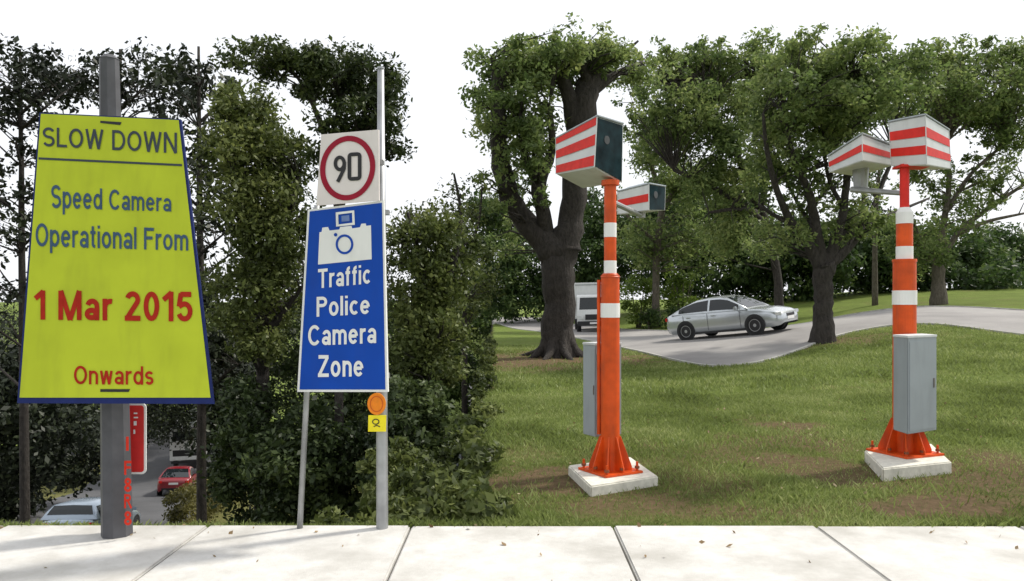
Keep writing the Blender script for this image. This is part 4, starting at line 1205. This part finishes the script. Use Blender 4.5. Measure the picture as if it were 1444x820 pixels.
crown = [(blob(1165, 150, D, 95, 48, 3.2, 100, 41), .5, 140), (blob(1100, 150, D - .8, 40, 55, 2, 26, 42), .5, 110), (blob(1160, 225, D, 95, 38, 2.4, 46, 43), .40, 90), (blob(1230, 130, D + 1, 60, 45, 3, 36, 44), .55, 130), (blob(1105, 330, D + 1, 40, 45, 2, 20, 45), .42, 90), (blob(1210, 315, D + 1, 55, 36, 2, 24, 46), .4, 90), (blob(1150, 104, D, 95, 14, 3, 30, 47), .42, 120), (blob(1255, 108, D + 1, 50, 18, 2.5, 24, 48), .42, 120), (blob(1090, 240, D, 26, 40, 1.6, 14, 49), .4, 90), (blob(1190, 86, D, 50, 16, 2, 20, 411), .45, 110), (blob(1120, 80, D, 30, 14, 1.5, 10, 412), .4, 100), spray(1170, 88, D, 120, 30, 3, 70, 405), spray(1170, 290, D + .5, 90, 60, 2, 60, 406)]
tree('rain_tree', 'many-limbed rain tree at the top of the grass rise', limbs, crown, 'leaf_rain', 'bark', 0.15, 14)

# --- tree behind the banded post
D = 37.0
limbs = [rooted([(1322, 424, D, 26), (1323, 395, D, 17), (1324, 365, D, 17)]), limb([(1323, 372, D, 13), (1302, 345, D, 8), (1285, 310, D, 5), (1275, 270, D, 3)]), limb([(1325, 370, D, 13), (1330, 320, D, 9), (1338, 260, D, 7), (1335, 200, D, 5)]),
         limb([(1326, 366, D, 10), (1355, 325, D, 7), (1400, 290, D, 6), (1460, 250, D, 4)]), limb([(1352, 330, D, 6), (1395, 312, D, 5), (1450, 300, D, 3)]), limb([(1334, 300, D, 7), (1370, 245, D, 5), (1420, 200, D, 4)])]
crown = [(blob(1300, 345, D, 45, 40, 2.5, 28, 51), .7, 120), (blob(1350, 300, D, 40, 35, 2.5, 16, 52), .65, 100), (blob(1340, 140, D, 92, 42, 4, 84, 53), .75, 140), (blob(1415, 175, D, 48, 55, 3, 44, 54), .7, 120), (blob(1300, 240, D, 45, 32, 2, 18, 55), .6, 90), (blob(1390, 106, D, 75, 14, 3, 26, 56), .6, 120), (blob(1380, 255, D, 45, 24, 2, 10, 58), .55, 60), (blob(1330, 80, D, 50, 18, 2.5, 20, 413), .65, 110), (blob(1425, 84, D, 40, 18, 2.5, 16, 414), .65, 110), spray(1370, 88, D, 110, 30, 3, 70, 407), spray(1390, 250, D, 70, 50, 2.5, 50, 408)]
tree('roadside_tree', 'pale-barked tree behind the banded camera post across the road', limbs, crown, 'leaf_rain', 'barkpale', 0.21, 15)
D = 42.0
limbs = [rooted([(1234, 412, D, 9), (1234, 350, D, 7), (1236, 290, D, 6), (1240, 240, D, 4)])]
crown = [(blob(1238, 280, D, 26, 50, 2, 16, 57), .7, 80)]
tree('thin_tree', 'thin straight sapling between the two trees by the banded post', limbs, crown, 'leaf_wood', 'barkpale', 0.22, 16)

# --- wood beyond the road: one mass
cr = []
for k, (x, y, rx, ry, D, n) in enumerate([(720, 395, 60, 62, 60, 80), (700, 315, 50, 55, 62, 60), (845, 310, 40, 40, 62, 40), (940, 300, 60, 50, 60, 70), (1040, 310, 60, 60, 56, 70), (790, 400, 50, 50, 62, 50), (860, 365, 60, 70, 60, 80), (960, 355, 70, 85, 56, 110), (1040, 390, 60, 75, 52, 70), (1090, 370, 50, 50, 52, 40), (1140, 365, 60, 55, 50, 70), (1210, 360, 60, 62, 52, 80),
                                               (1280, 365, 60, 60, 52, 80), (1350, 365, 60, 48, 54, 60), (1430, 360, 60, 38, 56, 50), (1500, 350, 60, 50, 56, 40), (1400, 395, 60, 22, 50, 24), (655, 450, 45, 60, 68, 60), (640, 540, 50, 50, 70, 50)]):
    cr.append((blob(x, y, D, rx, ry, 3, n, 100 + k), 1.15, 130))
mass('woodland_edge', 'dense mixed wood along the far side of the road', 'woodland', cr, 'leaf_wood', 0.34, 61)
def shrub(label, px, py, D, rx, ry, n, seed, mat='leaf_bright'):
    g = P(px, py, D); x, y = g.x, g.y; z0 = tz(x, y)
    limbs = []
    r = random.Random(seed)
    for k in range(5):
        a = r.uniform(0, 6.28)
        e = Vector((x + math.cos(a) * rx / F0 * D * .6, y + math.sin(a) * .5, g.z + ry / F0 * D * r.uniform(0, .6)))
        s0 = Vector((x + math.cos(a) * .1, y + math.sin(a) * .1, z0 - .1))
        limbs.append(([s0, s0.lerp(e, .5) + Vector((0, 0, .2)), e], [.06, .04, .015]))
    tree('shrub', label, limbs, [(blob(px, py, D, rx, ry, rx / F0 * D * .8, n, seed), .55, 110)], mat, 'barkpale', 0.2, seed, cat='shrub', group=None)
shrub('bright yellow green shrub on the verge just left of the slender trunk', 900, 425, 47, 26, 34, 20, 71)
shrub('tall bright green shrub on the verge between the slender trunk and the sedan', 962, 412, 48, 26, 46, 26, 72)
shrub('dark rounded shrub on the verge under the bright green bushes', 918, 446, 45.5, 16, 16, 10, 73, 'leaf_wood')
shrub('dark shrub close behind the silver sedan roof', 955, 448, 44.5, 20, 14, 10, 74, 'leaf_wood')

# --- the wooded hollow on the left: slender trees behind the yellow sign
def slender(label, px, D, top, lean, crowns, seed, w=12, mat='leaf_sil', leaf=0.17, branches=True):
    r = random.Random(seed)
    x = P(px, 0, D).x; z0 = tz(x, D)
    yb = HZ - (z0 - EYE) / D * F0
    spec = [(px, yb, D, w * 1.3), (px + lean * .3, yb + (top - yb) * .35, D, w), (px + lean * .7, yb + (top - yb) * .7, D, w * .7), (px + lean, top, D, w * .3)]
    limbs = [rooted(spec)]
    if branches:
        for k in range(7):
            t = r.uniform(.35, .9); s_ = r.choice((-1, 1))
            bx = px + lean * t; by = yb + (top - yb) * t; ln = r.uniform(50, 110)
            limbs.append(limb([(bx, by, D, w * .4), (bx + s_ * ln * .5, by - ln * .45, D + r.uniform(-1, 1), w * .25), (bx + s_ * ln, by - ln * .8, D + r.uniform(-1.5, 1.5), w * .1)]))
    tree('slender_tree', label, limbs, crowns, mat, 'bark', leaf, seed, group='trees in the wooded hollow')
D = 20
slender('slender dark tree left of the yellow board with sky through its leaves', 36, D, 70, -8, [(blob(15, 150, D, 60, 80, 2.2, 40, 201), .40, 50), (blob(20, 290, D, 50, 70, 2, 24, 202), .40, 52), (blob(60, 110, D, 50, 35, 2, 22, 203), .4, 60), (blob(10, 420, D, 40, 60, 2, 14, 204), .4, 46)], 81, 11)
D = 22
slender('dark tree rising behind the yellow board and its pole', 150, D, 70, 20, [(blob(110, 115, D, 70, 32, 2, 20, 211), .42, 48), (blob(215, 120, D, 60, 44, 2, 32, 212), .42, 62), (blob(160, 330, D, 105, 120, 2.5, 40, 213), .5, 50)], 82, 14)
D = 18
slender('dark tree right of the yellow board with reaching branches', 286, D, 66, -6, [(blob(275, 125, D, 50, 42, 1.6, 22, 221), .36, 48), (blob(282, 220, D, 40, 60, 1.6, 18, 222), .36, 42), (blob(290, 330, D, 34, 60, 1.6, 18, 223), .36, 44), (blob(300, 480, D, 38, 90, 1.6, 40, 224), .40, 80)], 83, 12)
# dark thicket low behind the yellow sign, with gaps of light
cr = [(blob(30, 590, 30, 90, 110, 3, 120, 231), .8, 110), (blob(120, 640, 38, 60, 40, 2.5, 50, 232), .8, 110), (blob(60, 540, 34, 60, 50, 3, 50, 233), .8, 90), (blob(325, 590, 26, 30, 110, 2.0, 70, 234), .6, 110), (blob(205, 640, 62, 90, 50, 3, 110, 235), 1.1, 110), (blob(110, 590, 56, 120, 60, 4, 140, 238), 1.2, 110), (blob(260, 560, 50, 70, 60, 3, 80, 239), 1.1, 110), (blob(180, 520, 48, 90, 40, 3, 50, 236), 1.0, 100), (blob(-60, 560, 30, 60, 140, 3, 60, 237), .8, 100), (blob(120, 490, 78, 210, 60, 4, 190, 240), 1.6, 110), (blob(60, 620, 74, 150, 60, 4, 130, 241), 1.5, 110), (blob(5, 690, 33, 60, 34, 2, 50, 243), .7, 110), (blob(100, 455, 120, 420, 45, 6, 220, 244), 2.6, 120), (blob(420, 480, 60, 200, 90, 4, 150, 242), 1.4, 100)]
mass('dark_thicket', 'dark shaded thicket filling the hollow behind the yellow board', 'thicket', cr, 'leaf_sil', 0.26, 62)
# straw coloured hedge beside the sunken road
hc = []
for k in range(26):
    t = k / 25; x = -11.6 + (-15.0 + 11.6) * t; y = 26.0 + 15.0 * t
    for q in range(3): hc.append((x + .35 + rnd.uniform(-.2, .2), y + rnd.uniform(-.3, .3), tz(x, y) + .3 + .6 * q))
mass('straw_hedge', 'straw coloured clipped hedge along the sunken road', 'hedge', [(np.array(hc), .42, 190)], 'leaf_hedge', 0.12, 63, kind=None)

# --- trees behind the blue sign
def big(label, px, D, fork, limbs_, crowns, mat, leaf, seed, w, bark='bark'):
    x = P(px, 0, D).x; z0 = tz(x, D); yb = HZ - (z0 - EYE) / D * F0
    L = [rooted([(px, yb, D, w * 1.3), (px, yb + (fork - yb) * .5, D, w), (px, fork, D, w * .85)])] + [limb(s_) for s_ in limbs_]
    tree('leafy_tree', label, L, crowns, mat, bark, leaf, seed, group='trees in the wooded hollow')
D = 15.5
big('olive green leafy tree left of the blue sign, leafy to the ground', 370, D, 420, [[(370, 430, D, 16), (345, 330, D, 11), (335, 200, D, 6)], [(370, 430, D, 16), (400, 340, D, 10), (420, 250, D, 5)], [(370, 480, D, 12), (400, 440, D, 8), (430, 400, D, 5)]],
    [(blob(350, 240, D, 55, 110, 1.4, 80, 301), .36, 120), (blob(395, 320, D, 50, 90, 1.3, 70, 302), .36, 120), (blob(365, 420, D, 60, 90, 1.3, 70, 303), .36, 110), (blob(340, 160, D, 40, 48, 1.0, 34, 304), .32, 100), (blob(400, 230, D, 34, 50, .9, 22, 305), .3, 100)], 'leaf_olive', 0.115, 84, 20)
D = 13.5
big('tall dark tree behind the speed limit plate with foliage overhead', 478, D, 300, [[(478, 310, D, 10), (460, 200, D, 8), (420, 110, D, 5), (370, 90, D, 3)], [(478, 305, D, 10), (505, 200, D, 7), (545, 130, D, 4)], [(465, 220, D, 6), (480, 140, D, 5), (500, 80, D, 3)]],
    [(blob(480, 105, D, 85, 34, 1.1, 60, 311), .28, 150), (blob(380, 92, D, 60, 20, .9, 24, 312), .25, 110), (blob(505, 180, D, 55, 60, 1.1, 50, 313), .27, 100), (blob(552, 170, D, 22, 62, .7, 20, 314), .24, 100), (blob(470, 230, D, 35, 40, .8, 14, 315), .24, 80)], 'leaf_mid', 0.095, 85, 13)
D = 15
big('dense green tree right of the blue sign, beside the lawn edge', 610, D, 430, [[(610, 440, D, 14), (590, 360, D, 9), (575, 300, D, 5)], [(610, 440, D, 14), (640, 370, D, 9), (650, 310, D, 5)]],
    [(blob(610, 360, D, 62, 80, 1.1, 80, 321), .34, 120), (blob(622, 470, D, 38, 90, 1.1, 60, 322), .32, 120), (blob(575, 480, D, 30, 90, 1, 40, 323), .32, 110)], 'leaf_olive', 0.11, 86, 18)
D = 24
big('wispy pale tree showing above the dense green tree', 655, D, 380, [[(655, 385, D, 7), (650, 300, D, 5), (640, 245, D, 3)], [(655, 385, D, 6), (675, 310, D, 4), (680, 260, D, 2)]],
    [(blob(655, 300, D, 36, 55, 1.4, 26, 331), .42, 46), (blob(670, 400, D, 30, 60, 1.4, 24, 332), .45, 80)], 'leaf_olive', 0.14, 87, 9)
# dark undergrowth on the bank below
cr = [(blob(480, 520, 17, 120, 120, 1.5, 130, 341), .48, 120), (blob(455, 660, 13.5, 112, 90, 1.2, 140, 342), .38, 130), (blob(580, 640, 12.5, 56, 110, 1.0, 110, 343), .30, 130), (blob(356, 640, 15, 42, 120, 1.2, 70, 344), .40, 120), (blob(470, 400, 22, 120, 90, 1.8, 90, 345), .6, 110)]
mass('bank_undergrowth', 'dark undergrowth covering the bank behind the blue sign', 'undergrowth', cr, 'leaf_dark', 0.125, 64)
ec = []
re_ = np.random.RandomState(88)
for k in range(150):
    y = 6.1 + 4.5 * re_.rand() ** 1.3; x = edge_x(y) - 0.42 - (0.5 + .05 * y) * re_.rand()
    ec.append((x, y, -0.12 - 1.0 * (edge_x(y) - x) * re_.rand() - .15 * re_.rand()))
rim = []
for k in range(420):
    y = 5.95 + 34 * re_.rand() ** 2.2; x = edge_x(y) - 0.2 * re_.rand() + .03
    rim.append((x, y, -0.03 - .9 * (edge_x(y) - x + .02) ** 1.2 - .05 * re_.rand()))
tuft = []
for k in range(70):
    y = 6.1 + 26 * re_.rand() ** 1.6; x = edge_x(y) - .2 + .36 * re_.rand() * (math.sin(y * 2.3) * .5 + .6)
    hgt = .03 + .13 * re_.rand() ** 2
    for q in range(3): tuft.append((x + re_.normal() * .07, y + re_.normal() * .12, tz(x, y) * (x > edge_x(y)) + hgt * (q + .4) / 2))
cr = [(np.array(rim), .085, 46), (np.array(tuft), .11, 44), (blob(606, 690, 10.5, 36, 62, .5, 46, 351), .2, 130), (blob(580, 720, 9.5, 50, 40, .6, 40, 352), .2, 120), (np.array(ec), .16, 110)]
mass('broadleaf_scrub', 'greener broad-leaved scrub at the lawn edge', 'scrub', cr, 'leaf_olive', 0.10, 65)

# ------------------------------------------------------------------ lawn
def in_poly(x, y, poly):
    inside = np.zeros(len(x), bool); n = len(poly)
    for k in range(n):
        x0, y0 = poly[k]; x1, y1 = poly[(k + 1) % n]
        c = ((y0 > y) != (y1 > y)) & (x < (x1 - x0) * (y - y0) / (y1 - y0 + 1e-12) + x0)
        inside ^= c
    return inside
road_poly = np.concatenate([EN + np.array([.0, .05]), EF[::-2]])
def blades(x0, x1, y0, y1, n, h, w, seed, left=False):
    r = np.random.RandomState(seed)
    x = r.uniform(x0, x1, n); y = r.uniform(y0, y1, n)
    k = ((x > edge_x(y) + 0.02) | left) & (np.abs(x) < y * 0.70 + 0.6)
    k &= ~in_poly(x, y, road_poly)
    for pd in (pad3, pad4):
        pc = np.mean(pd, axis=0); k &= ~in_poly(x, y, [tuple(pc + (np.array(q) - pc) * 1.05) for q in pd])
    k &= r.rand(n) > dirt_at(x, y) * 0.97
    k &= r.rand(n) < 0.35 + 0.9 * vnoise(x + 60, y + 60, 3.0, 9)
    x = x[k]; y = y[k]; n = len(x)
    z = terrain(x, y) - 0.014
    a = r.uniform(0, 2 * np.pi, n); hh = h * (0.45 + 0.8 * r.rand(n)) * (0.6 + 0.8 * vnoise(x + 60, y + 60, 1.3, 10))
    lean = r.uniform(0.2, 1.1, n) * hh; b = r.uniform(0, 2 * np.pi, n)
    ww = w * (0.6 + 0.8 * r.rand(n))
    dx, dy = np.cos(a) * ww, np.sin(a) * ww
    lx, ly = np.cos(b) * lean, np.sin(b) * lean
    p = np.stack([x, y, z], -1)
    v0 = p + np.stack([dx, dy, 0 * x], -1); v1 = p - np.stack([dx, dy, 0 * x], -1)
    v2 = p + np.stack([lx * .5 - dx * .6, ly * .5 - dy * .6, hh * .65], -1); v3 = p + np.stack([lx, ly, hh], -1)
    return np.stack([v0, v1, v2, v3], 1)
G = [blades(-.4, 7, 5.86, 9, 110000, 0.042, 0.0045, 1), blades(-.6, 11, 9, 14, 130000, 0.055, 0.007, 2), blades(-1.2, 19, 14, 30, 130000, 0.07, 0.014, 3)]
G.append(blades(-.4, 5, 5.80, 5.93, 6000, 0.065, 0.0045, 4)); G.append(blades(-4.2, 0, 5.79, 5.95, 6000, 0.06, 0.005, 5, True)); G.append(blades(-.4, 8, 6, 14, 7000, 0.085, 0.006, 6))
vs = np.concatenate(G)
prop(link('lawn_grass', quads_mesh('lawn_grass', vs), M['blade']), 'short green grass of the lawn with worn patches', 'grass', kind='stuff')
# verge grass beyond the road
NTRI[0] += len(vs) * 2
# a few fallen leaves on the lawn
r = np.random.RandomState(77)
lx = r.uniform(-.2, 7, 260); ly = r.uniform(6, 13, 260)
lx = np.concatenate([lx, r.uniform(-4, 4, 46)]); ly = np.concatenate([ly, 5.8 - 1.3 * r.rand(46) ** 2])
k = (np.abs(lx) < ly * .7) & ~in_poly(lx, ly, road_poly)
cen = np.stack([lx, ly, np.where(ly < 5.83, .042, terrain(lx, ly) + .028)], -1)[k]
lit = leaves(cen, np.full(len(cen), .01), 1, 0.038, 78, aspect=.6)
prop(link('fallen_leaves', quads_mesh('fallen_leaves', lit), leaf_mat('dry leaf', (.12, .07, .03), (.26, .18, .09), (.45, .38, .25), .1)), 'dry fallen leaves scattered over the lawn', 'leaf litter', kind='stuff')

for o in bpy.data.objects:
    if '_local' in o: del o['_local']
print('leaf and grass triangles', NTRI[0], 'objects', len(bpy.data.objects))
